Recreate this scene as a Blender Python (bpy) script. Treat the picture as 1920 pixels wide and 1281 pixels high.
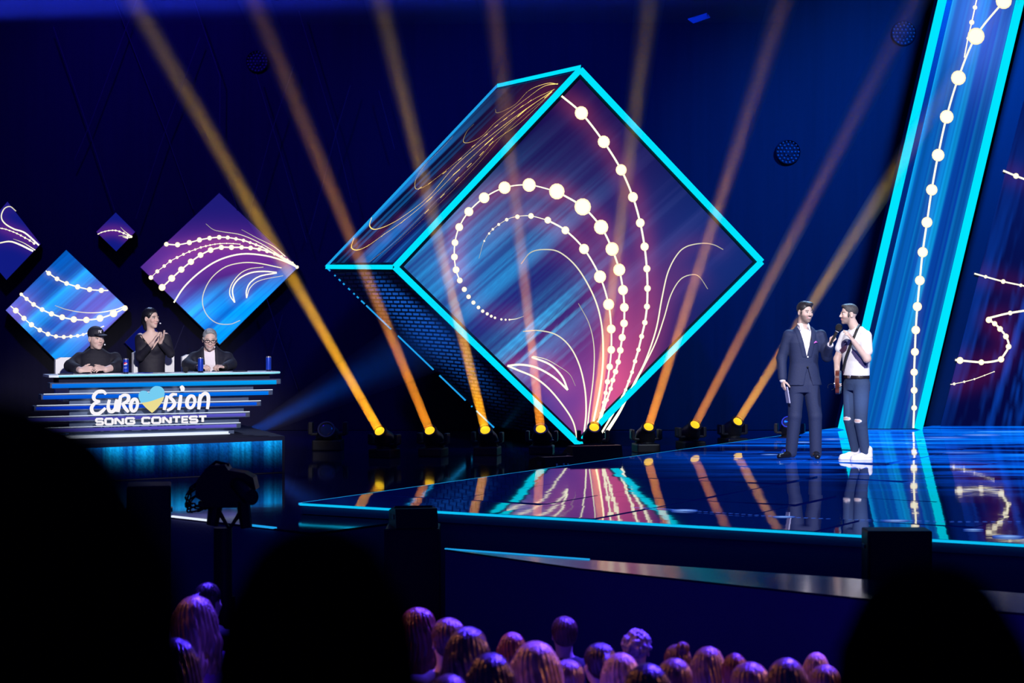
import bpy, bmesh, math, random
import numpy as np
from mathutils import Vector, Matrix

for o in list(bpy.data.objects):
    bpy.data.objects.remove(o, do_unlink=True)
SC = bpy.context.scene
COL = SC.collection
PI = math.pi

# ------------------------------------------------------------------ camera
FPX, HOR, CAMZ = 4200.0, 550.0, 3.5
cam_data = bpy.data.cameras.new('camera')
cam = bpy.data.objects.new('camera', cam_data)
COL.objects.link(cam)
cam.location = (0, 0, CAMZ)
cam.rotation_euler = (PI / 2, 0, 0)
cam_data.sensor_fit = 'HORIZONTAL'
cam_data.sensor_width = 36.0
cam_data.lens = FPX / 1920 * 36
cam_data.shift_y = -(640.5 - HOR) / 1920
cam_data.clip_end = 300
cam_data.dof.use_dof = True
cam_data.dof.focus_distance = 25.5
cam_data.dof.aperture_fstop = 3.2
SC.camera = cam
SC.view_settings.view_transform = 'Standard'
SC.view_settings.look = 'None'
SC.view_settings.gamma = 1
SC.view_settings.use_curve_mapping = False
SC.view_settings.exposure = 0.0

# ------------------------------------------------------------------ world and hall lights
w = bpy.data.worlds.new('blue_fill')
SC.world = w
w.use_nodes = True
w.node_tree.nodes['Background'].inputs[0].default_value = (0.006, 0.010, 0.20, 1)  # even blue fill in place of lit haze in the hall
w.node_tree.nodes['Background'].inputs[1].default_value = 0.55


def spot(name, loc, aim, power, color, size_deg, blend=0.5, rad=0.15):
    l = bpy.data.lights.new(name, 'SPOT')
    l.energy = power
    l.color = color
    l.spot_size = math.radians(size_deg)
    l.spot_blend = blend
    l.shadow_soft_size = rad
    o = bpy.data.objects.new(name, l)
    COL.objects.link(o)
    o.location = loc
    o.rotation_euler = (Vector(aim) - Vector(loc)).to_track_quat('-Z', 'Y').to_euler()
    return o


# front-of-house profiles in the rig above the audience
spot('key_light_stage', (1.2, 9.0, 10.5), (3.9, 25.8, 2.6), 17000, (1.0, 0.93, 0.97), 9, 0.6, 0.25)
spot('key_light_stage_side', (9.5, 14.0, 9.5), (3.9, 25.8, 2.6), 5500, (0.75, 0.85, 1.0), 11, 0.6, 0.25)
spot('key_light_judges', (-0.5, 11.0, 6.6), (-3.8, 25.2, 2.75), 9800, (1.0, 0.93, 0.97), 14, 0.5, 0.25)
spot('back_light_stage', (5.5, 32.3, 9.5), (3.9, 25.8, 2.2), 4500, (0.35, 0.65, 1.0), 22, 0.6, 0.2)
spot('back_light_judges', (-5.5, 32.0, 9.0), (-3.9, 25.4, 2.6), 1500, (0.45, 0.6, 1.0), 22, 0.6, 0.2)
# blue washes added so the lit backdrop stands in for blue haze
spot('wash_backdrop', (6.5, 26.5, 10.5), (5.6, 33.0, 4.0), 20000, (0.0, 0.12, 1.0), 62, 1.0, 0.3)
spot('wash_backdrop_mid', (0.5, 27.5, 11.0), (1.0, 33.0, 3.0), 5600, (0.0, 0.03, 1.0), 75, 1.0, 0.3)
spot('wash_backdrop_far', (-6.0, 27.5, 11.0), (-4.5, 33.0, 5.0), 3800, (0.03, 0.0, 1.0), 75, 1.0, 0.3)
spot('wash_floor', (0.5, 24.5, 9.5), (-1.5, 28.5, 1.5), 700, (0.0, 0.12, 1.0), 46, 1.0, 0.3)
spot('cube_underside_fill', (-3.4, 29.0, 1.8), (-1.3, 30.3, 3.0), 620, (0.03, 0.30, 1.0), 52, 0.9, 0.08)  # unseen blue lamp added to brighten the cube's underside
# audience light
spot('audience_blue', (4.2, 16.5, 9.5), (1.2, 11.3, 1.7), 34000, (0.07, 0.03, 1.0), 42, 0.8, 0.2)
spot('audience_blue_side', (-1.0, 17.5, 9.0), (-1.6, 12.6, 1.6), 20000, (0.07, 0.03, 1.0), 34, 0.8, 0.2)
spot('audience_amber_side', (8.0, 12.6, 5.2), (1.8, 11.3, 1.6), 1500, (1.0, 0.34, 0.12), 26, 0.8, 0.15)
spot('audience_amber', (-6.5, 13.8, 6.5), (0.0, 11.6, 1.6), 900, (1.0, 0.30, 0.10), 30, 0.8, 0.15)


# ------------------------------------------------------------------ helpers
def lin(r, g, b):
    f = lambda c: (c / 255 / 12.92) if c / 255 <= 0.04045 else ((c / 255 + 0.055) / 1.055) ** 2.4
    return (f(r), f(g), f(b))


def at(px, py, Y):
    return Vector(((px - 960) * Y / FPX, Y, CAMZ - (py - HOR) * Y / FPX))


def on_z(px, py, z):
    return at(px, py, FPX * (CAMZ - z) / (py - HOR))


def on_plane(px, py, p0, n):
    d = Vector(((px - 960) / FPX, 1, -(py - HOR) / FPX))
    c = Vector((0, 0, CAMZ))
    return c + d * ((Vector(p0) - c).dot(n) / d.dot(n))


MATS = {}


def new_mat(name):
    m = bpy.data.materials.new(name)
    m.use_nodes = True
    nt = m.node_tree
    nt.nodes.clear()
    out = nt.nodes.new('ShaderNodeOutputMaterial')
    MATS[name] = m
    return m, nt, out


def pbr(name, col, rough=0.5, metal=0.0, spec=0.5, bump=None, attr=False, ior=1.5, coat=0.0, vary=0.0, vscale=8.0):
    """Principled material; bump = (noise scale, strength, stretch vector)"""
    m, nt, out = new_mat(name)
    b = nt.nodes.new('ShaderNodeBsdfPrincipled')
    b.inputs['Base Color'].default_value = (*col, 1)
    b.inputs['Roughness'].default_value = rough
    b.inputs['Metallic'].default_value = metal
    b.inputs['Specular IOR Level'].default_value = spec
    b.inputs['IOR'].default_value = ior
    b.inputs['Coat Weight'].default_value = coat
    nt.links.new(b.outputs[0], out.inputs[0])
    src = None
    if attr:
        a = nt.nodes.new('ShaderNodeVertexColor')
        a.layer_name = 'Col'
        src = a.outputs[0]
        nt.links.new(src, b.inputs['Base Color'])
    if bump or vary:
        tc = nt.nodes.new('ShaderNodeTexCoord')
        mp = nt.nodes.new('ShaderNodeMapping')
        nt.links.new(tc.outputs['Object'], mp.inputs[0])
        nz = nt.nodes.new('ShaderNodeTexNoise')
        nz.inputs['Detail'].default_value = 3
        nt.links.new(mp.outputs[0], nz.inputs[0])
        if bump:
            mp.inputs['Scale'].default_value = bump[2] if len(bump) > 2 else (1, 1, 1)
            nz.inputs['Scale'].default_value = bump[0]
            bp = nt.nodes.new('ShaderNodeBump')
            bp.inputs['Strength'].default_value = bump[1]
            bp.inputs['Distance'].default_value = 0.01
            nt.links.new(nz.outputs[0], bp.inputs['Height'])
            nt.links.new(bp.outputs[0], b.inputs['Normal'])
        else:
            nz.inputs['Scale'].default_value = vscale
        if vary:
            mx = nt.nodes.new('ShaderNodeMix')
            mx.data_type = 'RGBA'
            mx.inputs[6].default_value = (*[c * (1 - vary) for c in col], 1)
            mx.inputs[7].default_value = (*[min(1, c * (1 + vary)) for c in col], 1)
            cr = nt.nodes.new('ShaderNodeMapRange')
            cr.inputs[1].default_value = 0.3
            cr.inputs[2].default_value = 0.7
            nt.links.new(nz.outputs[0], cr.inputs[0])
            nt.links.new(cr.outputs[0], mx.inputs[0])
            nt.links.new(mx.outputs[2], b.inputs['Base Color'])
    return m


def emit(name, col, strength=1.0, attr=False, sample=False):
    m, nt, out = new_mat(name)
    e = nt.nodes.new('ShaderNodeEmission')
    e.inputs[0].default_value = (*col, 1)
    e.inputs[1].default_value = strength
    if attr:
        a = nt.nodes.new('ShaderNodeVertexColor')
        a.layer_name = 'Col'
        nt.links.new(a.outputs[0], e.inputs[0])
    nt.links.new(e.outputs[0], out.inputs[0])
    m.cycles.emission_sampling = 'AUTO' if sample else 'NONE'
    return m


def raw_mesh(name, verts, faces, cols=None, smooth=False):
    me = bpy.data.meshes.new(name)
    if isinstance(verts, np.ndarray):
        verts = verts.tolist()
    if isinstance(faces, np.ndarray):
        faces = faces.tolist()
    me.from_pydata(verts, [], faces)
    if smooth:
        me.polygons.foreach_set('use_smooth', [True] * len(me.polygons))
    if cols is not None:
        a = me.color_attributes.new('Col', 'FLOAT_COLOR', 'POINT')
        c = np.ones((len(me.vertices), 4), dtype=np.float32)
        c[:, :3] = np.asarray(cols, dtype=np.float32)
        a.data.foreach_set('color', c.ravel())
    me.update()
    return me


def link(name, me, mat=None, parent=None, loc=None, rot=None):
    o = bpy.data.objects.new(name, me)
    COL.objects.link(o)
    if mat is not None and me is not None and not me.materials:
        me.materials.append(mat)
    if parent is not None:
        o.parent = parent
    if loc is not None:
        o.location = loc
    if rot is not None:
        o.rotation_euler = rot
    return o


def tag(o, label=None, cat=None, group=None, kind=None):
    if label:
        o['label'] = label
    if cat:
        o['category'] = cat
    if group:
        o['group'] = group
    if kind:
        o['kind'] = kind
    return o


def empty(name, loc, label=None, cat=None, group=None, kind=None, rot=None):
    o = bpy.data.objects.new(name, None)
    COL.objects.link(o)
    o.location = loc
    o.empty_display_size = 0.1
    if rot:
        o.rotation_euler = rot
    return tag(o, label, cat, group, kind)


class MB:
    """collects shapes into one mesh"""

    def __init__(self):
        self.v, self.f, self.c = [], [], []

    def add(self, vs, fs, col=None):
        b = len(self.v)
        self.v += [tuple(p) for p in vs]
        self.f += [tuple(i + b for i in f) for f in fs]
        self.c += [col or (1, 1, 1)] * len(vs)
        return self

    def box(self, c, s, M=None, bev=0.0):
        """box centred c, full size s, optional 3x3 matrix; bev chamfers all edges"""
        hx, hy, hz = s[0] / 2, s[1] / 2, s[2] / 2
        if bev <= 0:
            vs = [Vector((x, y, z)) for z in (-hz, hz) for y in (-hy, hy) for x in (-hx, hx)]
            fs = [(0, 2, 3, 1), (4, 5, 7, 6), (0, 1, 5, 4), (2, 6, 7, 3), (0, 4, 6, 2), (1, 3, 7, 5)]
        else:
            bm = bmesh.new()
            bmesh.ops.create_cube(bm, size=1)
            for v in bm.verts:
                v.co = Vector((v.co.x * s[0], v.co.y * s[1], v.co.z * s[2]))
            bmesh.ops.bevel(bm, geom=bm.edges[:], offset=bev, segments=2, affect='EDGES', profile=0.6)
            bm.verts.index_update()
            vs = [v.co.copy() for v in bm.verts]
            fs = [[v.index for v in f.verts] for f in bm.faces]
            bm.free()
        c = Vector(c)
        if M is not None:
            vs = [M @ v for v in vs]
        return self.add([v + c for v in vs], fs)

    def bar(self, a, b, wx, wz, up=(0, 0, 1)):
        """square bar from a to b"""
        a, b = Vector(a), Vector(b)
        d = (b - a).normalized()
        u = Vector(up)
        s = d.cross(u)
        if s.length < 1e-4:
            s = d.cross(Vector((1, 0, 0)))
        s.normalize()
        u = s.cross(d).normalized()
        vs = []
        for p in (a, b):
            for i, j in ((-1, -1), (1, -1), (1, 1), (-1, 1)):
                vs.append(p + s * (i * wx / 2) + u * (j * wz / 2))
        return self.add(vs, [(3, 2, 1, 0), (4, 5, 6, 7), (0, 1, 5, 4), (1, 2, 6, 5), (2, 3, 7, 6), (3, 0, 4, 7)])

    def tube(self, pts, r, n=8):
        pts = [Vector(p) for p in pts]
        rs = r if isinstance(r, (list, tuple)) else [r] * len(pts)
        vs, fs = [], []
        ref = Vector((0.13, 0.31, 0.94))
        for i, p in enumerate(pts):
            d = (pts[min(i + 1, len(pts) - 1)] - pts[max(i - 1, 0)]).normalized()
            s = d.cross(ref)
            if s.length < 1e-3:
                s = d.cross(Vector((1, 0, 0)))
            s.normalize()
            u = s.cross(d)
            for k in range(n):
                a = 2 * PI * k / n
                vs.append(p + (s * math.cos(a) + u * math.sin(a)) * rs[i])
        for i in range(len(pts) - 1):
            for k in range(n):
                fs.append((i * n + k, i * n + (k + 1) % n, (i + 1) * n + (k + 1) % n, (i + 1) * n + k))
        fs.append(tuple(range(n))[::-1])
        fs.append(tuple(range((len(pts) - 1) * n, len(pts) * n)))
        return self.add(vs, fs)

    def lathe(self, prof, c=(0, 0, 0), M=None, n=24, cap=True):
        """profile [(r,z)] around local z"""
        vs, fs = [], []
        for r, z in prof:
            for k in range(n):
                a = 2 * PI * k / n
                vs.append(Vector((r * math.cos(a), r * math.sin(a), z)))
        m = len(prof)
        for i in range(m - 1):
            for k in range(n):
                fs.append((i * n + k, i * n + (k + 1) % n, (i + 1) * n + (k + 1) % n, (i + 1) * n + k))
        if cap:
            fs.append(tuple(range(n))[::-1])
            fs.append(tuple(range((m - 1) * n, m * n)))
        c = Vector(c)
        if M is not None:
            vs = [M @ v for v in vs]
        return self.add([v + c for v in vs], fs)

    def prism(self, poly, z0, z1):
        n = len(poly)
        vs = [(x, y, z0) for x, y in poly] + [(x, y, z1) for x, y in poly]
        fs = [tuple(range(n))[::-1], tuple(range(n, 2 * n))]
        for i in range(n):
            fs.append((i, (i + 1) % n, n + (i + 1) % n, n + i))
        return self.add(vs, fs)

    def extrude(self, pts, vec):
        """planar outline of 3D points pushed along vec"""
        n = len(pts)
        vec = Vector(vec)
        vs = [Vector(p) for p in pts] + [Vector(p) + vec for p in pts]
        fs = [tuple(range(n))[::-1], tuple(range(n, 2 * n))]
        for i in range(n):
            fs.append((i, (i + 1) % n, n + (i + 1) % n, n + i))
        return self.add(vs, fs)

    def mesh(self, name, smooth=False, cols=False):
        return raw_mesh(name, self.v, self.f, self.c if cols else None, smooth)

    def build(self, name, mat, parent=None, smooth=False, cols=False, loc=None, rot=None, recalc=True):
        me = self.mesh(name, smooth, cols)
        if recalc:
            bm = bmesh.new()
            bm.from_mesh(me)
            bmesh.ops.recalc_face_normals(bm, faces=bm.faces)
            bm.to_mesh(me)
            bm.free()
        if smooth:
            me.polygons.foreach_set('use_smooth', [True] * len(me.polygons))
            try:
                me.set_sharp_from_angle(angle=math.radians(40))
            except Exception:
                pass
        return link(name, me, mat, parent, loc, rot)


def catmull(pts, per=10):
    pts = [np.array(p, float) for p in pts]
    if len(pts) < 3:
        return [pts[0] + (pts[-1] - pts[0]) * t for t in np.linspace(0, 1, per)]
    out = []
    P = [2 * pts[0] - pts[1]] + pts + [2 * pts[-1] - pts[-2]]
    for i in range(1, len(P) - 2):
        p0, p1, p2, p3 = P[i - 1], P[i], P[i + 1], P[i + 2]
        for t in np.linspace(0, 1, per, endpoint=False):
            out.append(0.5 * ((2 * p1) + (-p0 + p2) * t + (2 * p0 - 5 * p1 + 4 * p2 - p3) * t * t + (-p0 + 3 * p1 - 3 * p2 + p3) * t ** 3))
    out.append(pts[-1])
    return out


def rot_frame(yaw, pitch=0.0, roll=0.0):
    """columns: lateral, forward, up. yaw 0 faces the camera (-Y), positive turns towards +X; pitch>0 looks down"""
    fwd = Vector((math.sin(yaw), -math.cos(yaw), 0))
    lat = Vector((math.cos(yaw), math.sin(yaw), 0))
    up = Vector((0, 0, 1))
    f2 = fwd * math.cos(pitch) - up * math.sin(pitch)
    u2 = up * math.cos(pitch) + fwd * math.sin(pitch)
    l3 = lat * math.cos(roll) + u2 * math.sin(roll)
    u3 = u2 * math.cos(roll) - lat * math.sin(roll)
    return Matrix((l3, f2, u3)).transposed()

# ------------------------------------------------------------------ shared materials
random.seed(7)
np.random.seed(7)
M_dark = pbr('black_stage_paint', (0.008, 0.009, 0.028), 0.8, spec=0.15, bump=(40, 0.15))
M_fascia = pbr('haze_blue_fascia_cloth', (0.07, 0.07, 0.20), 0.8, bump=(60, 0.2))  # blue in the base colour stands in for hazy air
M_metal = pbr('black_lamp_housing', (0.008, 0.008, 0.012), 0.45, spec=0.25, bump=(90, 0.05))
M_steel = pbr('dull_steel', (0.25, 0.25, 0.28), 0.4, metal=0.8, bump=(50, 0.05))
M_drape = pbr('backdrop_drape', (0.013, 0.013, 0.019), 0.95, spec=0.1, bump=(3.0, 0.12, (4, 1, 0.15)), vary=0.08)
M_hall = pbr('hall_floor_concrete', (0.05, 0.05, 0.07), 0.5, bump=(12, 0.1), vary=0.3)
M_cyan = emit('cyan_light_strip', lin(0, 229, 255), 1.0)
M_edge_strip = emit('stage_edge_strip', lin(10, 190, 245), 1.0)
M_cyan2 = emit('blue_light_strip', lin(30, 160, 235), 1.0)
M_white_led = emit('white_light_strip', lin(225, 235, 255), 1.1)
M_led = emit('led_screen_picture', (1, 1, 1), 1.0, attr=True)
M_lines = emit('led_screen_light_lines', (1, 1, 1), 1.35, attr=True)
M_white = pbr('white_lacquer', (0.85, 0.87, 0.9), 0.35, bump=(30, 0.02))
M_shade_black = pbr('shaded_black', (0.0012, 0.0012, 0.0014), 0.95, spec=0.05, bump=(60, 0.3))  # near-black colour stands in for shade on the nearest spectators


def glossy_floor(name, base, rough, ior, led=False, coat=0.0):
    m, nt, out = new_mat(name)
    b = nt.nodes.new('ShaderNodeBsdfPrincipled')
    b.inputs['Base Color'].default_value = (*base, 1)
    b.inputs['Roughness'].default_value = rough
    b.inputs['IOR'].default_value = ior
    b.inputs['Coat Weight'].default_value = coat
    b.inputs['Coat Roughness'].default_value = rough
    tc = nt.nodes.new('ShaderNodeTexCoord')
    gm = nt.nodes.new('ShaderNodeNewGeometry')
    nz = nt.nodes.new('ShaderNodeTexNoise')
    nz.inputs['Scale'].default_value = 3.0
    nz.inputs['Detail'].default_value = 2
    nt.links.new(gm.outputs['Position'], nz.inputs[0])
    bp = nt.nodes.new('ShaderNodeBump')
    bp.inputs['Strength'].default_value = 0.05
    bp.inputs['Distance'].default_value = 0.012
    nt.links.new(nz.outputs[0], bp.inputs['Height'])
    nt.links.new(bp.outputs[0], b.inputs['Normal'])
    if led:  # led floor: even blue glow added to lift it; streaks over its far half
        mp = nt.nodes.new('ShaderNodeMapping')
        mp.inputs['Rotation'].default_value = (0, 0, math.radians(-14))
        mp.inputs['Scale'].default_value = (0.22, 1.5, 1)
        nt.links.new(gm.outputs['Position'], mp.inputs[0])
        n2 = nt.nodes.new('ShaderNodeTexNoise')
        n2.inputs['Scale'].default_value = 1.6
        n2.inputs['Detail'].default_value = 4
        nt.links.new(mp.outputs[0], n2.inputs[0])
        r1 = nt.nodes.new('ShaderNodeMapRange')
        r1.inputs[1].default_value = 0.40
        r1.inputs[2].default_value = 0.72
        nt.links.new(n2.outputs[0], r1.inputs[0])
        sp = nt.nodes.new('ShaderNodeSeparateXYZ')
        nt.links.new(gm.outputs['Position'], sp.inputs[0])
        # distance behind the front edge of the stage
        ma = nt.nodes.new('ShaderNodeMath'); ma.operation = 'MULTIPLY'; ma.inputs[1].default_value = 0.498
        nt.links.new(sp.outputs[0], ma.inputs[0])
        mb = nt.nodes.new('ShaderNodeMath'); mb.operation = 'MULTIPLY_ADD'; mb.inputs[1].default_value = 0.867
        nt.links.new(sp.outputs[1], mb.inputs[0]); nt.links.new(ma.outputs[0], mb.inputs[2])
        r2 = nt.nodes.new('ShaderNodeMapRange')
        r2.inputs[1].default_value = 20.3
        r2.inputs[2].default_value = 25.0
        nt.links.new(mb.outputs[0], r2.inputs[0])
        r3 = nt.nodes.new('ShaderNodeMapRange')
        r3.inputs[1].default_value = 1.0
        r3.inputs[2].default_value = 4.6
        nt.links.new(sp.outputs[0], r3.inputs[0])
        mm = nt.nodes.new('ShaderNodeMath'); mm.operation = 'MULTIPLY'
        nt.links.new(r1.outputs[0], mm.inputs[0]); nt.links.new(r2.outputs[0], mm.inputs[1])
        m3 = nt.nodes.new('ShaderNodeMath'); m3.operation = 'MULTIPLY'
        nt.links.new(mm.outputs[0], m3.inputs[0]); nt.links.new(r3.outputs[0], m3.inputs[1])
        cr = nt.nodes.new('ShaderNodeValToRGB')
        cr.color_ramp.elements[0].color = (*lin(0, 3, 42), 1)
        cr.color_ramp.elements[1].color = (*lin(90, 170, 255), 1)
        e = cr.color_ramp.elements.new(0.28); e.color = (*lin(0, 60, 170), 1)
        e = cr.color_ramp.elements.new(0.75); e.color = (*lin(0, 110, 225), 1)
        nt.links.new(m3.outputs[0], cr.inputs[0])
        nt.links.new(cr.outputs[0], b.inputs['Emission Color'])
        b.inputs['Emission Strength'].default_value = 1.25
        m.cycles.emission_sampling = 'NONE'
    nt.links.new(b.outputs[0], out.inputs[0])
    return m


M_stage = glossy_floor('glossy_led_stage_floor', (0.006, 0.007, 0.022), 0.03, 2.4, led=True)
M_lower = glossy_floor('glossy_lower_floor', (0.01, 0.01, 0.03), 0.06, 1.6)
M_step = glossy_floor('glossy_step_top', (0.01, 0.01, 0.04), 0.12, 1.45)

# ------------------------------------------------------------------ hall shell
Z_ST, Z_LO, Z_STEP, Z_RI = 1.59, 1.485, 1.25, 1.892
tag(MB().box((0, 15, -0.1), (44, 44, 0.2)).build('floor', M_hall), kind='structure')
# backdrop drape with folds
xs = np.linspace(-15, 16, 620)
ys = 33.02 + 0.012 * np.sin(xs * 5.0) + 0.006 * np.sin(xs * 13 + 1.3)
vs = [(x, y, 0) for x, y in zip(xs, ys)] + [(x, y, 12) for x, y in zip(xs, ys)]
n = len(xs)
fs = [(i, i + 1, n + i + 1, n + i) for i in range(n - 1)]
me = raw_mesh('wall_back', vs + [(xs[0], 33.3, 0), (xs[-1], 33.3, 0), (xs[-1], 33.3, 12), (xs[0], 33.3, 12)],
              fs + [(2 * n + 1, 2 * n, 2 * n + 3, 2 * n + 2)], smooth=True)
tag(link('wall_back', me, M_drape), kind='structure')

# ------------------------------------------------------------------ main stage
A = on_z(565, 943, Z_ST).xy
E1 = Vector((0.867, -0.498)).normalized()
E2 = Vector((0.498, 0.867)).normalized()
Bk = A + E2 * 14.6
Fr = A + E1 * 12.0
stage = tag(MB().prism([A, Fr, (14, 24), (14, 32.85), Bk + Vector((0.1, 0))], Z_LO + 0.005, Z_ST - 0.03).build('stage_platform', M_fascia), kind='structure')
stage['label'] = 'large raised glossy stage with a cyan lit edge'
# fascia box below the front part of the deck
MB().prism([A + E1 * 1.2 + E2 * 0.02, Fr, (14, 24), (14, 32.8), A + E1 * 6 + E2 * 13, A + E1 * 1.2 + E2 * 1.0], 0, Z_LO + 0.005).build('stage_fascia', M_fascia, stage)
tile = MB().box((0.5, 0.5, -0.0145), (0.9985, 0.9985, 0.029)).mesh('floor_panel')
tile.materials.append(M_stage)
Rz = math.atan2(E1.y, E1.x)
for i in range(13):
    for j in range(15):
        c = A + E1 * (i + 0.5) + E2 * (j + 0.5)
        if c.y > 32.3 or c.x > 13.4:
            continue
        if i == 12 and j > 9:
            continue
        p = A + E1 * i + E2 * j
        o = link('floor_panel', tile, None, stage)
        o.location = (p.x, p.y, Z_ST)
        o.rotation_euler = (random.gauss(0, 0.0005), random.gauss(0, 0.0055), Rz)
# edge light strips
MB().bar((*(A - E2 * 0.02), Z_ST - 0.012), (*(Fr - E2 * 0.02), Z_ST - 0.012), 0.014, 0.02).build('front_edge_light', M_edge_strip, stage)
MB().bar((*(A - E1 * 0.02), Z_ST - 0.012), (*(Bk - E1 * 0.02), Z_ST - 0.012), 0.022, 0.02).build('rear_edge_light', M_cyan2, stage)

# polished ledge in front of the stage
Z_STEP = 1.45
lg = [on_z(x, y, Z_STEP).xy for x, y in ((835, 1030), (1090, 1066), (1590, 1119), (1920, 1150), (2300, 1186), (2300, 1150), (1920, 1113), (1590, 1084), (1200, 1057))]
stp = tag(MB().prism(lg, 0, Z_STEP - 0.015).build('stage_ledge', M_fascia), kind='structure')
stp['label'] = 'narrow polished ledge running in front of the stage'
MB().prism(lg, Z_STEP - 0.015, Z_STEP).build('ledge_top', M_step, stp)
pe = [Vector((*p, Z_STEP + 0.004)) for p in lg]
MB().bar(pe[0], pe[0].lerp(pe[8], 0.75), 0.02, 0.008).build('ledge_edge_light', M_cyan2, stp)

# lower floor behind and beside the stage
L1, L2, L3 = on_z(191, 949, Z_LO).xy, on_z(320, 969, Z_LO).xy, on_z(515, 991, Z_LO).xy
L4 = L3 + (L3 - L2) * 0.35
lower = tag(MB().prism([(-14, 22.2), L1, L2, L3, L4, A + E1 * 1.15 - E2 * 0.02, A + E2 * 0.0, Bk, (Bk.x, 32.85), (-14, 32.85)], 0, Z_LO - 0.02).build('lower_stage_floor', M_fascia), kind='structure')
lower['label'] = 'dark glossy lower floor around the raised stage'
MB().prism([(-14, 22.2), L1, L2, L3, L4, A + E1 * 1.15 - E2 * 0.02, A, Bk, (Bk.x, 32.85), (-14, 32.85)], Z_LO - 0.02, Z_LO).build('glossy_floor_top', M_lower, lower)
for a, b in ((0.0, 0.42), (0.72, 1.0)):
    pa, pb = L2.lerp(L3, a), L2.lerp(L3, b)
    MB().bar((pa.x, pa.y, Z_LO + 0.004), (pb.x, pb.y, Z_LO + 0.004), 0.05, 0.012).build('floor_edge_light', M_white_led if a == 0 else M_cyan2, lower)

# audience tribune the photographer stands on
tag(MB().prism([(-6, -4), (6, -4), (6, 3.6), (-6, 3.6)], 0, 1.55).build('tribune_deck', M_dark), kind='structure')['label'] = 'dark tribune deck under the nearest spectators'

# dotted light trail that the led floor shows
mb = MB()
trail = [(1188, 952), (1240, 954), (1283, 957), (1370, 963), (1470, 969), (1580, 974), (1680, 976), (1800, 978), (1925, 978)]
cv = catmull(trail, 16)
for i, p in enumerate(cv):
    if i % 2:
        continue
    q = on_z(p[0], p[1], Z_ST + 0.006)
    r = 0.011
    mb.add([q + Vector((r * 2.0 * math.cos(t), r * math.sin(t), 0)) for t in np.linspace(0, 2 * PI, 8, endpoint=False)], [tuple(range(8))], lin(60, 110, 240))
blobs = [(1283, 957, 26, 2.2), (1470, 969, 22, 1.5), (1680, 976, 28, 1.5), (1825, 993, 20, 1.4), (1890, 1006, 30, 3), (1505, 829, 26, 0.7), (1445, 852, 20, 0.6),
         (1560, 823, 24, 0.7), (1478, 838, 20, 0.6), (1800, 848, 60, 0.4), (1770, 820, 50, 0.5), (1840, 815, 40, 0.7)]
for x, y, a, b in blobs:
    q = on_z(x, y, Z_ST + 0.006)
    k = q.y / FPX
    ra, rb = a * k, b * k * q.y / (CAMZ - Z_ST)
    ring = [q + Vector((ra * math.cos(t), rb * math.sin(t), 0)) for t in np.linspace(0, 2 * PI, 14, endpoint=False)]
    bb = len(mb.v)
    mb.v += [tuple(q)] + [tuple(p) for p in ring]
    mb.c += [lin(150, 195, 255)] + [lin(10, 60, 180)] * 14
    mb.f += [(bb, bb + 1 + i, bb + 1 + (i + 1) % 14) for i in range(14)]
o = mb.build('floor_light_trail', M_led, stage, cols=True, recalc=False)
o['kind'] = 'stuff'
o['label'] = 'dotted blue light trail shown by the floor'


# ------------------------------------------------------------------ led screen pictures
CREAM, AMBER = lin(255, 250, 218), lin(255, 190, 90)


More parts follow.
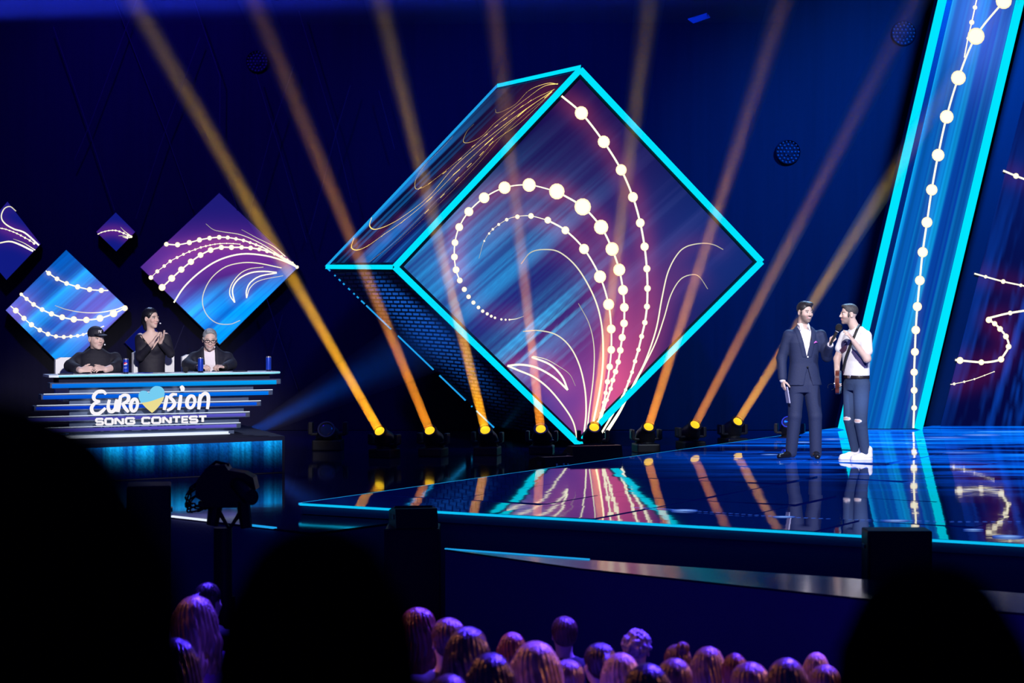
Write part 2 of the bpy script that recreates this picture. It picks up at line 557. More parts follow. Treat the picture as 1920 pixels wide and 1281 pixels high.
class Lines:
    """light lines and bead strings of a screen picture, laid out on the screen's plane"""

    def __init__(self, p0, n, lift=0.004, maps=None):
        self.n = Vector(n).normalized()
        self.p0 = Vector(p0) + self.n * lift
        self.mb = MB()
        self.glow = []   # sampled (x, y, weight) for the bead bloom painted into the picture

    def P(self, x, y):
        return on_plane(x, y, self.p0, self.n)

    def line(self, pts, w=1.6, fade=(1, 1), col=CREAM, per=9, glow=0.5):
        if hasattr(self, 'tint'):
            col = self.tint
        cv = catmull(pts, per)
        q = [self.P(*p[:2]) for p in cv]
        N = len(q)
        vs, cs, fs = [], [], []
        for i, p in enumerate(q):
            t = i / (N - 1)
            f = fade[0] + (fade[1] - fade[0]) * t
            d = (q[min(i + 1, N - 1)] - q[max(i - 1, 0)]).normalized()
            s = d.cross(self.n).normalized()
            k = p.y / FPX * w * (0.35 + 0.65 * f)
            vs += [p - s * k, p + s * k]
            c = tuple(a * (0.25 + 0.75 * f) for a in col)
            cs += [c, c]
            self.glow.append((cv[i][0], cv[i][1], glow * f))
        fs = [(2 * i, 2 * i + 1, 2 * i + 3, 2 * i + 2) for i in range(N - 1)]
        b = len(self.mb.v)
        self.mb.v += [tuple(v) for v in vs]
        self.mb.c += cs
        self.mb.f += [tuple(j + b for j in f) for f in fs]

    def bead(self, x, y, r, col=CREAM):
        c = self.P(x, y) + self.n * 0.002
        k = c.y / FPX
        s = self.n.cross(Vector((0, 0, 1))).normalized()
        u = s.cross(self.n)
        b = len(self.mb.v)
        N = 14
        self.mb.v.append(tuple(c)); self.mb.c.append(col)
        for rr, cc in ((0.82, col), (1.08, tuple(0.5 * a + 0.5 * b_ for a, b_ in zip(col, AMBER)))):
            for i in range(N):
                t = 2 * PI * i / N
                self.mb.v.append(tuple(c + (s * math.cos(t) + u * math.sin(t)) * (r * rr * k)))
                self.mb.c.append(cc)
        self.mb.f += [(b, b + 1 + i, b + 1 + (i + 1) % N) for i in range(N)]
        self.mb.f += [(b + 1 + i, b + 1 + N + i, b + 1 + N + (i + 1) % N, b + 1 + (i + 1) % N) for i in range(N)]
        self.glow.append((x, y, 0.25 * r))

    def string(self, beads, w=1.4, ends=(), col=CREAM):
        pts = [(b[0], b[1]) for b in beads]
        self.line(pts + list(ends), w, col=col, glow=0.8)
        for b in beads:
            if len(b) > 2 and b[2] > 0:
                self.bead(*b[:3], col=col)

    def build(self, parent, name='light_lines'):
        o = self.mb.build(name, M_lines, parent, cols=True, recalc=False)
        o['kind'] = 'stuff'
        return o


def hash1(n, seed):
    return np.random.RandomState(seed).rand(n)


def streak(coord, seed, scale):
    """1D fractal noise over a pixel coordinate"""
    out = np.zeros_like(coord)
    amp, tot = 1.0, 0.0
    for o in range(4):
        t = hash1(4096, seed + o)
        x = coord / scale * (2.1 ** o) + 2000
        i = np.floor(x).astype(int) % 4095
        f = x - np.floor(x)
        f = f * f * (3 - 2 * f)
        out += amp * (t[i] * (1 - f) + t[i + 1] * f)
        tot += amp
        amp *= 0.62
    return out / tot


def picture_mesh(name, corners_px, p0, n, nu, nv, fn, parent, mat=None):
    """screen face: a fine grid on the plane, each vertex holding the picture's colour. corners in order a, b, c, d"""
    c = [np.array(on_plane(x, y, p0, n)) for x, y in corners_px]
    U, V = np.meshgrid(np.linspace(0, 1, nu), np.linspace(0, 1, nv), indexing='ij')
    U, V = U[..., None], V[..., None]
    X = c[0] * (1 - U) * (1 - V) + c[1] * U * (1 - V) + c[2] * U * V + c[3] * (1 - U) * V
    X = X.reshape(-1, 3)
    px = 960 + X[:, 0] / X[:, 1] * FPX
    py = HOR - (X[:, 2] - CAMZ) / X[:, 1] * FPX
    cols = fn(px, py, U.ravel(), V.ravel())
    idx = np.arange(nu * nv).reshape(nu, nv)
    F = np.stack([idx[:-1, :-1], idx[1:, :-1], idx[1:, 1:], idx[:-1, 1:]], -1).reshape(-1, 4)
    me = raw_mesh(name, X, F, np.clip(cols, 0, 4))
    return link(name, me, mat or M_led, parent)


def glow_field(glow, px, py, s):
    g = np.array(glow)
    out = np.zeros_like(px)
    for k in range(0, len(px), 4000):
        dx = px[k:k + 4000, None] - g[None, :, 0]
        dy = py[k:k + 4000, None] - g[None, :, 1]
        out[k:k + 4000] = (g[None, :, 2] * np.exp(-(dx * dx + dy * dy) / (2 * s * s))).sum(1)
    return out


def L(*c):
    return np.array(lin(*c))[None, :]


def gauss(px, py, x, y, sx, sy, ang=0.0):
    a = math.radians(ang)
    u = (px - x) * math.cos(a) + (py - y) * math.sin(a)
    v = -(px - x) * math.sin(a) + (py - y) * math.cos(a)
    return np.exp(-(u / sx) ** 2 - (v / sy) ** 2)


# ------------------------------------------------------------------ the giant cube
cube_fn = math.radians(13.5)
nF = Vector((math.sin(cube_fn), -math.cos(cube_fn), 0))
p0F = Vector((0.885, 29.3, 2))
T, Lf, Rt, Bt = [on_plane(x, y, p0F, nF) for x, y in ((1088, 126), (736, 501), (1432, 491), (1085, 841))]
Bt.z = max(Bt.z, Z_LO + 0.012)
wv = Vector((-1.108, 3.045, 0.04))
cube = empty('display_cube', (Bt.x, Bt.y, Z_LO), 'giant cube standing on one edge with cyan lit edges and led faces', 'stage set')
cube_par = cube


def child_fix(o, par):
    """keep world placement under a moved parent"""
    o.location = Vector(o.location) - par.location
    return o


hx = [T, Lf, Bt, Rt] + [p + wv for p in (T, Lf, Bt, Rt)]
hx[6].z = max(hx[6].z, Z_LO + 0.012)
ins = [p + (sum(hx, Vector()) / 8 - p).normalized() * 0.05 for p in hx]
M_cubebody = pbr('cube_black_frame', (0.012, 0.012, 0.02), 0.4, bump=(50, 0.05))
body = MB().add(ins, [(0, 1, 2, 3), (7, 6, 5, 4), (0, 4, 5, 1), (1, 5, 6, 2), (2, 6, 7, 3), (3, 7, 4, 0)]).build('cube_body', M_cubebody, cube)
child_fix(body, cube)


def inset(quad, k):
    c = sum((Vector((*q, 0)) for q in quad), Vector()) / 4
    return [((q[0] - c.x) * k + c.x, (q[1] - c.y) * k + c.y) for q in quad]


frontq = [(1088, 126), (736, 501), (1085, 841), (1432, 491)]
lnF = Lines(p0F, nF, 0.012)
strA = [(1053, 180, 0), (1090, 212, 12), (1132, 266, 11), (1164.7, 318.6, 10), (1186.6, 369.7, 9), (1200.4, 418, 8), (1208.5, 462.6, 7.5), (1212.8, 504, 6.5), (1214, 541, 6), (1213, 575, 5.5), (1209, 605, 5), (1203, 631, 4.5), (1197, 656, 4), (1190.6, 677.6, 4), (1185, 698, 3.5), (1179, 715, 3), (1173, 731, 3), (1167, 744, 2.5), (1150, 775, 0), (1128, 812, 0)]
strB = [(1123, 800, 0), (1132, 768, 3), (1138, 750, 3.5), (1145, 729, 4), (1149, 713, 4.5), (1154, 697, 5), (1159, 679, 5), (1163, 657, 6), (1166.5, 633, 6.5), (1170, 606.5, 7), (1170.5, 576.6, 8), (1168, 544, 9), (1161, 506, 11), (1147.6, 467, 12), (1127, 426, 13), (1092.5, 388, 15), (1044, 359, 14), (992, 347, 12), (946, 352, 11), (907.7, 371, 9.5), (879, 397, 8), (861, 426, 7), (853, 455, 6), (852, 482, 6), (855, 506, 6), (862, 526, 5), (870.5, 542.7, 4.5), (878.5, 556.6, 4), (887.6, 567.5, 3.6), (897, 576.6, 3.2), (905, 583.5, 3), (913.5, 588.6, 2.8), (921, 593, 2.5), (928, 596, 2.2), (940, 599, 2), (948, 599.6, 1.8), (955, 599.6, 1.6)]
strC = [(1118, 802, 0), (1127, 775, 3), (1132, 755, 3.5), (1135.6, 737, 4), (1139, 716, 5), (1143, 688, 6), (1146, 656, 7), (1146, 617, 8), (1141, 571, 10), (1125, 519, 11), (1095, 467, 9), (1060, 432, 7), (1027, 413, 6), (995.6, 405, 5), (970, 406.5, 4), (950, 412, 3), (935, 421, 2.5), (924, 430, 2.2), (917, 438, 2), (908, 452, 1.6)]
lnF.string(strA, 1.9)
lnF.string(strB[:17], 1.8)
lnF.string(strB[16:26], 1.2)
for b in strB[26:]:
    lnF.bead(*b)
lnF.line([(955, 599.6), (968, 598), (982, 593)], 0.9, (0.9, 0.2))
lnF.string(strC[:13], 1.6)
for b in strC[13:]:
    lnF.bead(*b)
lnF.line([(1027, 413), (995, 405), (970, 406), (950, 412), (924, 430), (908, 452), (898, 485)], 0.8, (1, 0.1))
lnF.line([(977, 495), (995, 473.6), (1021, 468), (1050, 473.6), (1083, 503), (1112, 553), (1126.5, 600), (1131, 655), (1127, 717), (1112, 795)], 1.8, (0.15, 1.1))
lnF.line([(1084.5, 569), (1104.6, 607.6), (1113.7, 651), (1112.6, 706), (1104.6, 772), (1101, 808)], 1.4, (0.1, 1))
lnF.line([(980.6, 621.5), (1010, 620), (1042.6, 627.7), (1068, 649.5), (1086, 684), (1096.5, 728), (1099, 771.6), (1095.5, 810)], 1.7, (0.3, 1))
lnF.line([(951.5, 686), (977, 684), (1006, 689.6), (1039, 708), (1064.5, 731.5)], 1.8)
lnF.line([(1064.5, 731.5), (1053.5, 706), (1031.6, 684), (997, 669.6)], 1.7)
lnF.line([(951.5, 686), (973, 695), (1002.5, 708), (1031.6, 731.5), (1061, 768), (1075.4, 793.5), (1082, 822)], 1.7, (1, 0.7))
lnF.line([(1000, 668), (1024, 674), (1046, 686), (1068, 702), (1079, 724)], 0.8, (0.8, 0.1))
lnF.line([(1356, 468), (1338, 459), (1316, 456.4), (1287, 462.6), (1268.6, 479), (1252, 512), (1241, 560), (1230, 618.5), (1210, 677), (1188, 720.6), (1163, 771.6), (1138, 812)], 1.6, (0.15, 1.2))
lnF.line([(1327, 542), (1312, 520), (1298, 515), (1276, 524), (1258, 553), (1245, 596.6), (1228.5, 644), (1203, 695), (1170, 757), (1134, 812)], 1.5, (0.1, 1.1))
child_fix(lnF.build(cube), cube)


def face_front(px, py, U, V):
    s = (px * 0.66 + py * 0.75)           # across the streaks
    st = streak(s, 17, 26)
    st2 = streak(s, 31, 7)
    c = np.repeat(L(15, 13, 74), len(px), 0)
    blue = 0.9 * gauss(px, py, 840, 510, 170, 105, -40) + 0.8 * gauss(px, py, 985, 650, 190, 60, -42) + 0.3 * gauss(px, py, 1000, 450, 120, 40, -40)
    sh = np.clip((st - 0.36) * 3.6, 0, 1.3) * (0.5 + 1.3 * np.clip(st2 - 0.25, 0, 1))
    c += (blue * sh)[:, None] * L(14, 142, 188)
    c += (0.9 * np.clip((st2 - 0.5) * 3, 0, 1) * gauss(px, py, 1010, 640, 110, 45, -42))[:, None] * L(40, 185, 230)
    c += (gauss(px, py, 1330, 470, 260, 170, 0) * 0.55)[:, None] * L(8, 55, 125)
    c += (gauss(px, py, 850, 520, 200, 150, 0) * 0.5)[:, None] * L(40, 50, 150)
    c += (gauss(px, py, 1140, 690, 95, 160, 10) * 0.42)[:, None] * L(140, 62, 135)
    c += (gauss(px, py, 1020, 760, 120, 110, 0) * 0.40)[:, None] * L(90, 80, 185)
    c += (gauss(px, py, 1095, 300, 120, 220, 0) * 0.06)[:, None] * L(90, 40, 120)
    g = glow_field(lnF.glow, px, py, 16)
    g2 = glow_field(lnF.glow, px, py, 42)
    c += np.clip(g * 0.016, 0, 0.5)[:, None] * L(255, 95, 70)
    c += np.clip(g2 * 0.0016, 0, 0.25)[:, None] * L(150, 45, 110)
    c += (0.05 * np.clip(st - 0.5, 0, 1) * gauss(px, py, 1180, 430, 300, 200, 0))[:, None] * L(150, 150, 255) * 3
    return c


qi = inset(frontq, 0.940)
child_fix(picture_mesh('front_screen', qi, p0F + nF * 0.004, nF, 240, 240, face_front, cube), cube)

# upper left screen of the cube
nU = ((Lf - T).cross(wv)).normalized()
if nU.y > 0:
    nU = -nU
lnU = Lines(T, nU, 0.012)
lnU.tint = lin(255, 222, 120)
lnU.line([(1040, 167), (978.7, 211.5), (916.4, 265.6), (855.7, 323), (805, 373.8), (755.7, 414.8), (718, 441), (690, 460.7), (670.5, 468.9), (659, 464), (664, 446)], 0.9)
for x, y, r in ((1028, 178, 6), (978.7, 211.5, 7), (916.4, 265.6, 6.5), (855.7, 323, 5.5), (805, 373.8, 4.5), (755.7, 414.8, 3.5), (718, 441, 2.5), (690, 460.7, 2), (670, 468.5, 1.6), (659, 463, 1.5)):
    d = np.array([0.75, -0.66])
    lnU.line([(x - d[0] * r * 1.6, y - d[1] * r * 1.6), (x, y), (x + d[0] * r * 1.6, y + d[1] * r * 1.6)], r * 0.5, glow=1.5)
lnU.line([(1034, 172), (960.7, 223), (862, 303), (803, 369), (747.5, 411.5), (708, 429.5), (693.4, 424.6), (696.7, 408)], 1.0)
lnU.line([(1038, 168), (994, 190), (930, 236), (862, 298), (805.9, 343.3), (786.9, 353.4), (778.7, 352.5), (780, 336), (796.7, 309.8), (829.5, 277), (850, 255)], 0.6, (1, 0.4))
for x, y in ((993.4, 190), (978, 200), (962, 211.5), (947.5, 223), (930.5, 236), (910.8, 253.4), (887.9, 273.8), (862.3, 298.4), (833.4, 323.6), (805.9, 343.3), (787, 353)):
    r = 2.2
    lnU.line([(x - 3.4, y + 2.6), (x, y), (x + 3.4, y - 2.6)], 1.6, glow=0.5)
lnU.line([(1046, 157), (1019.7, 162), (987, 185), (931, 228), (905, 254), (882, 266.6), (868.9, 265.6), (875, 247.5), (888.5, 232.8)], 0.8, (1.2, 0.15))
lnU.line([(1046, 158), (1026, 156.4), (993, 168.9), (967, 195), (944, 208), (931, 211.5), (929, 205)], 0.7, (1.2, 0.1))
lnU.line([(1030, 178), (974, 231), (927.9, 264), (895, 300), (855.7, 339), (800, 395), (747.5, 447.5), (692, 492)], 0.6, (1, 0.4))
for x, y in ((921, 269), (903, 288), (880, 310), (857, 336), (829.5, 367), (800, 396.7)):
    lnU.line([(x - 4, y + 4), (x, y), (x + 4, y - 4)], 1.7, glow=0.5)
lnU.line([(1020, 186), (960, 236), (885, 320), (800, 405), (720, 478)], 0.5, (0.9, 0.1))
child_fix(lnU.build(cube), cube)


def face_side(px, py, U, V):
    s = (px * 0.70 + py * 0.715)
    st = streak(s, 51, 10)
    st2 = streak(s, 61, 4)
    c = np.repeat(L(6, 12, 52), len(px), 0)
    blue = gauss(px, py, 720, 420, 130, 70, -45) + 1.0 * gauss(px, py, 790, 335, 170, 30, -45) + 0.5 * gauss(px, py, 700, 470, 90, 60, 0)
    c += (blue * np.clip((st - 0.35) * 2.5, 0, 1) * (0.4 + st2))[:, None] * L(20, 120, 200)
    c += np.clip(glow_field(lnU.glow, px, py, 9) * 0.006, 0, 0.10)[:, None] * L(190, 60, 60)
    c += (0.15 * gauss(px, py, 980, 200, 90, 60, -40))[:, None] * L(90, 20, 70)
    c += (0.3 * gauss(px, py, 760, 460, 90, 40, -45))[:, None] * L(20, 40, 150)
    return c


sideq = [(1088, 126), (736, 501), (609, 502), (932.5, 161)]
child_fix(picture_mesh('upper_screen', inset(sideq, 0.95), T + nU * 0.004, nU, 160, 90, face_side, cube), cube)

# lower left face: shiny black tiles like small bricks, blue sheen put into their colour
nB = ((Bt - Lf).cross(wv)).normalized()
if nB.y > 0:
    nB = -nB
m, nt, out = new_mat('cube_underside_blocks')
bs = nt.nodes.new('ShaderNodeBsdfPrincipled')
bs.inputs['Base Color'].default_value = (0.05, 0.06, 0.10, 1)
bs.inputs['Roughness'].default_value = 0.28
bs.inputs['IOR'].default_value = 1.9
uvn = nt.nodes.new('ShaderNodeUVMap')
bk = nt.nodes.new('ShaderNodeTexBrick')
bk.inputs['Scale'].default_value = 1.0
bk.inputs['Color1'].default_value = (0.75, 0.75, 0.75, 1)
bk.inputs['Color2'].default_value = (1, 1, 1, 1)
bk.inputs['Mortar'].default_value = (0, 0, 0, 1)
bk.inputs['Mortar Size'].default_value = 0.012
bk.inputs['Brick Width'].default_value = 0.125
bk.inputs['Row Height'].default_value = 0.055
nt.links.new(uvn.outputs[0], bk.inputs[0])
bp = nt.nodes.new('ShaderNodeBump')
bp.inputs['Strength'].default_value = 1.0
bp.inputs['Distance'].default_value = 0.02
nt.links.new(bk.outputs[0], bp.inputs['Height'])
mxb = nt.nodes.new('ShaderNodeMix')
mxb.data_type = 'RGBA'
mxb.inputs[6].default_value = (0.16, 0.20, 0.32, 1)
mxb.inputs[7].default_value = (0.004, 0.004, 0.008, 1)
nt.links.new(bk.outputs['Fac'], mxb.inputs[0])
nt.links.new(mxb.outputs[2], bs.inputs['Base Color'])
nt.links.new(bp.outputs[0], bs.inputs['Normal'])
nt.links.new(bs.outputs[0], out.inputs[0])
M_under = m
cu = [p + nB * 0.004 for p in (Lf, Lf + wv, Bt + wv, Bt)]
ctr = sum(cu, Vector()) / 4
cu = [ctr + (p - ctr) * 0.95 for p in cu]
me = raw_mesh('underside_panel', [tuple(p) for p in cu], [(0, 1, 2, 3)])
uv = me.uv_layers.new(name='UVMap')
for lp, p in zip(uv.data, cu):
    lp.uv = ((p - cu[0]).dot(Vector((1, 0, 0))) * 1.15, p.z)
child_fix(link('underside_panel', me, M_under, cube), cube)


def edge_bar(a, b, wdt, thick, mat, name, n, par, shift=0.0):
    """flat light bar lying on a face of normal n"""
    a, b, n = Vector(a), Vector(b), Vector(n).normalized()
    d = (b - a).normalized()
    s = d.cross(n).normalized()
    a, b = a + s * shift, b + s * shift
    vs = []
    for p in (a, b):
        for i, j in ((-1, -1), (1, -1), (1, 1), (-1, 1)):
            vs.append(p + s * (i * wdt / 2) + n * (j * thick / 2))
    o = MB().add(vs, [(3, 2, 1, 0), (4, 5, 6, 7), (0, 1, 5, 4), (1, 2, 6, 5), (2, 3, 7, 6), (3, 0, 4, 7)]).build(name, mat, par)
    return child_fix(o, par) if par is not None else o


ctrF = (T + Lf + Rt + Bt) / 4
for a, b in ((T, Lf), (Lf, Bt), (Bt, Rt), (Rt, T)):
    k = 0.988
    edge_bar(ctrF + (a - ctrF) * k, ctrF + (b - ctrF) * k, 0.075, 0.05, M_cyan, 'edge_light', nF, cube)
edge_bar(T, T + wv, 0.055, 0.05, M_cyan, 'edge_light', nF, cube)
edge_bar(Lf, Lf + wv, 0.06, 0.05, M_cyan, 'edge_light', nF, cube)
edge_bar(T + wv, Lf + wv, 0.028, 0.03, M_cyan2, 'edge_light', nU, cube)
# broken strip along the rear lower edge
la, lb = Lf + wv, Bt + wv
segs = [(0.01, 0.025), (0.05, 0.056), (0.075, 0.085), (0.10, 0.108), (0.13, 0.14), (0.16, 0.167), (0.18, 0.19), (0.205, 0.225), (0.235, 0.38), (0.42, 0.63), (0.665, 0.82), (0.855, 0.86), (0.885, 0.99)]
for a, b in segs:
    edge_bar(la.lerp(lb, a), la.lerp(lb, b), 0.022, 0.02, M_cyan2, 'edge_light_piece', nB, cube)

# ------------------------------------------------------------------ leaning led pillar
YP = 31.3
nP = Vector((0, -1, 0))
p0P = Vector((0, YP, 0))


def pillar_px(t, side):
    """t = photo row, side 0 outer left strip, 1 outer right strip"""
    return (1767 - 0.2335 * t, t) if side == 0 else (1913 - 0.2376 * t, t)


pil = empty('leaning_light_pillar', on_plane(1650, 808, p0P, nP), 'tall leaning pillar with blue led face between two cyan light strips', 'stage set')
pil.location.z = Z_ST
TOPY = -420
ol = [on_plane(*pillar_px(806, 0), p0P, nP), on_plane(*pillar_px(806, 1), p0P, nP), on_plane(*pillar_px(TOPY, 1), p0P, nP), on_plane(*pillar_px(TOPY, 0), p0P, nP)]
for p in ol[:2]:
    p.z = Z_ST + 0.004
child_fix(MB().extrude([p + Vector((0, 0.012, 0)) for p in ol], (0, 0.7, 0)).build('pillar_body', M_cubebody, pil), pil)
for sd in (0, 1):
    a, b = on_plane(*pillar_px(806, sd), p0P, nP), on_plane(*pillar_px(TOPY, sd), p0P, nP)
    a.z = Z_ST + 0.01
    edge_bar(a, b, 0.115, 0.05, M_cyan, 'light_strip', nP, pil)
lnP = Lines(p0P, nP, 0.02)
pb = [(1945, -60, 14), (1882, 2, 14), (1830, 68, 15), (1797, 146, 13), (1775, 219, 12), (1759, 291, 11), (1747, 356, 10), (1738, 417, 9.5), (1730, 473, 9), (1724.6, 526, 8.5), (1720, 575, 8), (1717, 619, 7.5), (1715.4, 660, 7), (1714, 698, 6.5), (1714, 732, 6), (1714, 765, 5), (1712.5, 803, 0)]
lnP.string(pb[1:], 1.8)
lnP.string([(1832, -4, 0), (1828, 14, 4), (1822, 42, 4.5), (1815, 72, 3), (1808, 108, 0)], 1.2)
child_fix(lnP.build(pil), pil)


def face_pillar(px, py, U, V):
    s = px + 0.236 * py
    st = streak(s, 71, 22)
    st2 = streak(s, 81, 6)
    k = np.clip((s - 1795) / 105, 0, 1)
    c = L(8, 105, 205) * (1 - k)[:, None] + L(8, 50, 165) * k[:, None]
    amp = np.clip((st - 0.38) * 2.6, 0, 1) * (0.45 + 0.8 * st2)
    c = c * (0.5 + 0.6 * st2)[:, None] + (amp * (1.0 - 0.55 * k) * (0.7 + 0.45 * gauss(px, py, 1680, 500, 200, 260)))[:, None] * L(15, 195, 240)
    c += (0.5 * gauss(px, py, 1840, 40, 60, 110))[:, None] * L(90, 120, 235)
    g = glow_field(lnP.glow, px, py, 7.5)
    c += np.clip(g * 0.05, 0, 1.0)[:, None] ** 1.5 * L(255, 215, 130) * 0.35
    return c


fq = [(1767 + 19 - 0.2335 * TOPY, TOPY), (1767 + 19 - 0.2335 * 804, 804), (1913 - 9 - 0.2376 * 804, 804), (1913 - 9 - 0.2376 * TOPY, TOPY)]
child_fix(picture_mesh('pillar_screen', fq, p0P + nP * 0.008, nP, 380, 60, face_pillar, pil), pil)

# ------------------------------------------------------------------ dark led wall right of the pillar
YW = 32.2
p0W = Vector((0, YW, 0))
wallq = [(1960, 300), (1884, 318), (1786, 700), (1760, 806), (2100, 812), (2100, 300)]
ledw = empty('led_wall', on_plane(1900, 800, p0W, nP), 'dark blue led wall with glowing wavy lines beside the leaning pillar', 'led screen')
ledw.location.z = Z_ST
olw = [on_plane(x, y, p0W, nP) for x, y in ((1735, 806), (2320, 806), (2320, -420), (2030, -420))]
for p in olw[:2]:
    p.z = Z_ST + 0.004
child_fix(MB().extrude([p + Vector((0, 0.012, 0)) for p in olw], (0, 0.25, 0)).build('wall_frame', M_cubebody, ledw), ledw)
lnW = Lines(p0W, nP, 0.012)
lnW.string([(1827, 513, 0), (1848, 519, 3), (1881, 528, 4), (1914, 535, 3), (1960, 545, 4)], 1.4)
lnW.string([(1881, 320, 0), (1905, 330, 5), (1945, 345, 4)], 1.8)
lnW.string([(1960, 577, 0), (1894, 587, 4), (1856, 596, 0)], 1.9)
lnW.string([(1854, 600, 5.5), (1865, 607, 4.5), (1875, 617, 5), (1886, 631, 5), (1891, 650, 5), (1877, 674, 5.5)], 1.9)
lnW.string([(1877, 674, 0), (1862, 678, 0), (1840, 679.5, 5), (1800, 676, 6), (1791, 675, 0)], 1.9)
lnW.string([(1782, 721, 0), (1789, 720, 2.5), (1808, 716, 2), (1827, 711, 1.6), (1846, 704, 1.2), (1864, 697, 1)], 0.6)
child_fix(lnW.build(ledw), ledw)


def face_wall(px, py, U, V):
    s = px + 0.3 * py
    st = streak(s, 91, 16)
    c = np.repeat(L(3, 8, 62), len(px), 0)
    c += (np.clip((st - 0.42) * 2, 0, 1) * gauss(px, py, 1960, 700, 170, 300) * 1.1)[:, None] * L(5, 75, 195)
    c += (0.6 * gauss(px, py, 1960, 300, 130, 200))[:, None] * L(5, 30, 100)
    g = glow_field(lnW.glow, px, py, 15)
    c += np.clip(g * 0.0045, 0, 0.2)[:, None] * L(200, 40, 50)
    c += np.clip(glow_field(lnW.glow, px, py, 40) * 0.0004, 0, 0.05)[:, None] * L(80, 20, 120)
    return c


fq = [(2075, -420), (1762, 804), (2320, 804), (2320, -420)]
child_fix(picture_mesh('wall_screen', fq, p0W + nP * 0.004, nP, 220, 110, face_wall, ledw), ledw)

# ------------------------------------------------------------------ diamond screens on the backdrop
YD = 32.84
p0D = Vector((0, YD, 0))


def diamond(verts, label, lines, fn, seed, grid=70):
    c = sum((on_plane(x, y, p0D, nP) for x, y in verts), Vector()) / 4
    root = empty('diamond_screen', c, label, 'led screen', 'diamond screens on the backdrop')
    ol = [on_plane(x, y, p0D, nP) for x, y in verts]
    child_fix(MB().extrude([p + Vector((0, 0.006, 0)) for p in ol], (0, 0.12, 0)).build('screen_case', M_cubebody, root), root)
    ln = Lines(p0D, nP, 0.008)
    for kind, pts, *kw in lines:
        if kind == 's':
            ln.string(pts, *kw)
        else:
            ln.line(pts, *kw)
    child_fix(ln.build(root), root)
    child_fix(picture_mesh('screen_face', inset(verts, 0.985), p0D + nP * 0.003, nP, grid, grid, lambda px, py, U, V: fn(px, py, ln, seed), root), root)
    return root


def pic_purple(px, py, ln, seed):
    s = px * 0.66 + py * 0.75
    st, st2 = streak(s, seed, 24), streak(s, seed + 5, 6)
    c = np.repeat(L(28, 26, 118), len(px), 0)
    low = np.clip((py - 0.5 * (px - 411) * -0.55 - 520) / 60, 0, 1)
    c = c * (1 - low)[:, None] + low[:, None] * L(0, 95, 205)
    c += (low * np.clip((st - 0.36) * 3, 0, 1) * (0.5 + st2))[:, None] * L(0, 175, 245)
    c += (0.75 * gauss(px, py, 420, 480, 160, 45, 0))[:, None] * L(120, 40, 120)
    c += (0.6 * gauss(px, py, 320, 545, 60, 60, -45))[:, None] * L(110, 70, 150)
    c += np.clip(glow_field(ln.glow, px, py, 7) * 0.008, 0, 0.35)[:, None] * L(255, 120, 70)
    return c


def pic_blue(px, py, ln, seed):
    s = px * 0.66 + py * 0.75
    st, st2 = streak(s, seed, 26), streak(s, seed + 5, 7)
    c = np.repeat(L(0, 95, 200), len(px), 0) * (0.55 + 0.6 * st2)[:, None]
    c += (np.clip((st - 0.38) * 2.6, 0, 1) * (0.4 + st2) * 0.9)[:, None] * L(10, 165, 235)
    c += (0.8 * gauss(px, py, 195, 590, 70, 60, -40) + 0.7 * gauss(px, py, 25, 590, 50, 30, -45))[:, None] * L(130, 70, 150)
    c += np.clip(glow_field(ln.glow, px, py, 6) * 0.008, 0, 0.3)[:, None] * L(255, 200, 110)
    return c


def pic_small(px, py, ln, seed):
    c = np.repeat(L(16, 26, 128), len(px), 0)
    c += np.clip(glow_field(ln.glow, px, py, 8) * 0.008, 0, 0.35)[:, None] * L(190, 60, 100)
    return c


def pic_dim(px, py, ln, seed):
    return np.repeat(L(10, 18, 100), len(px), 0)


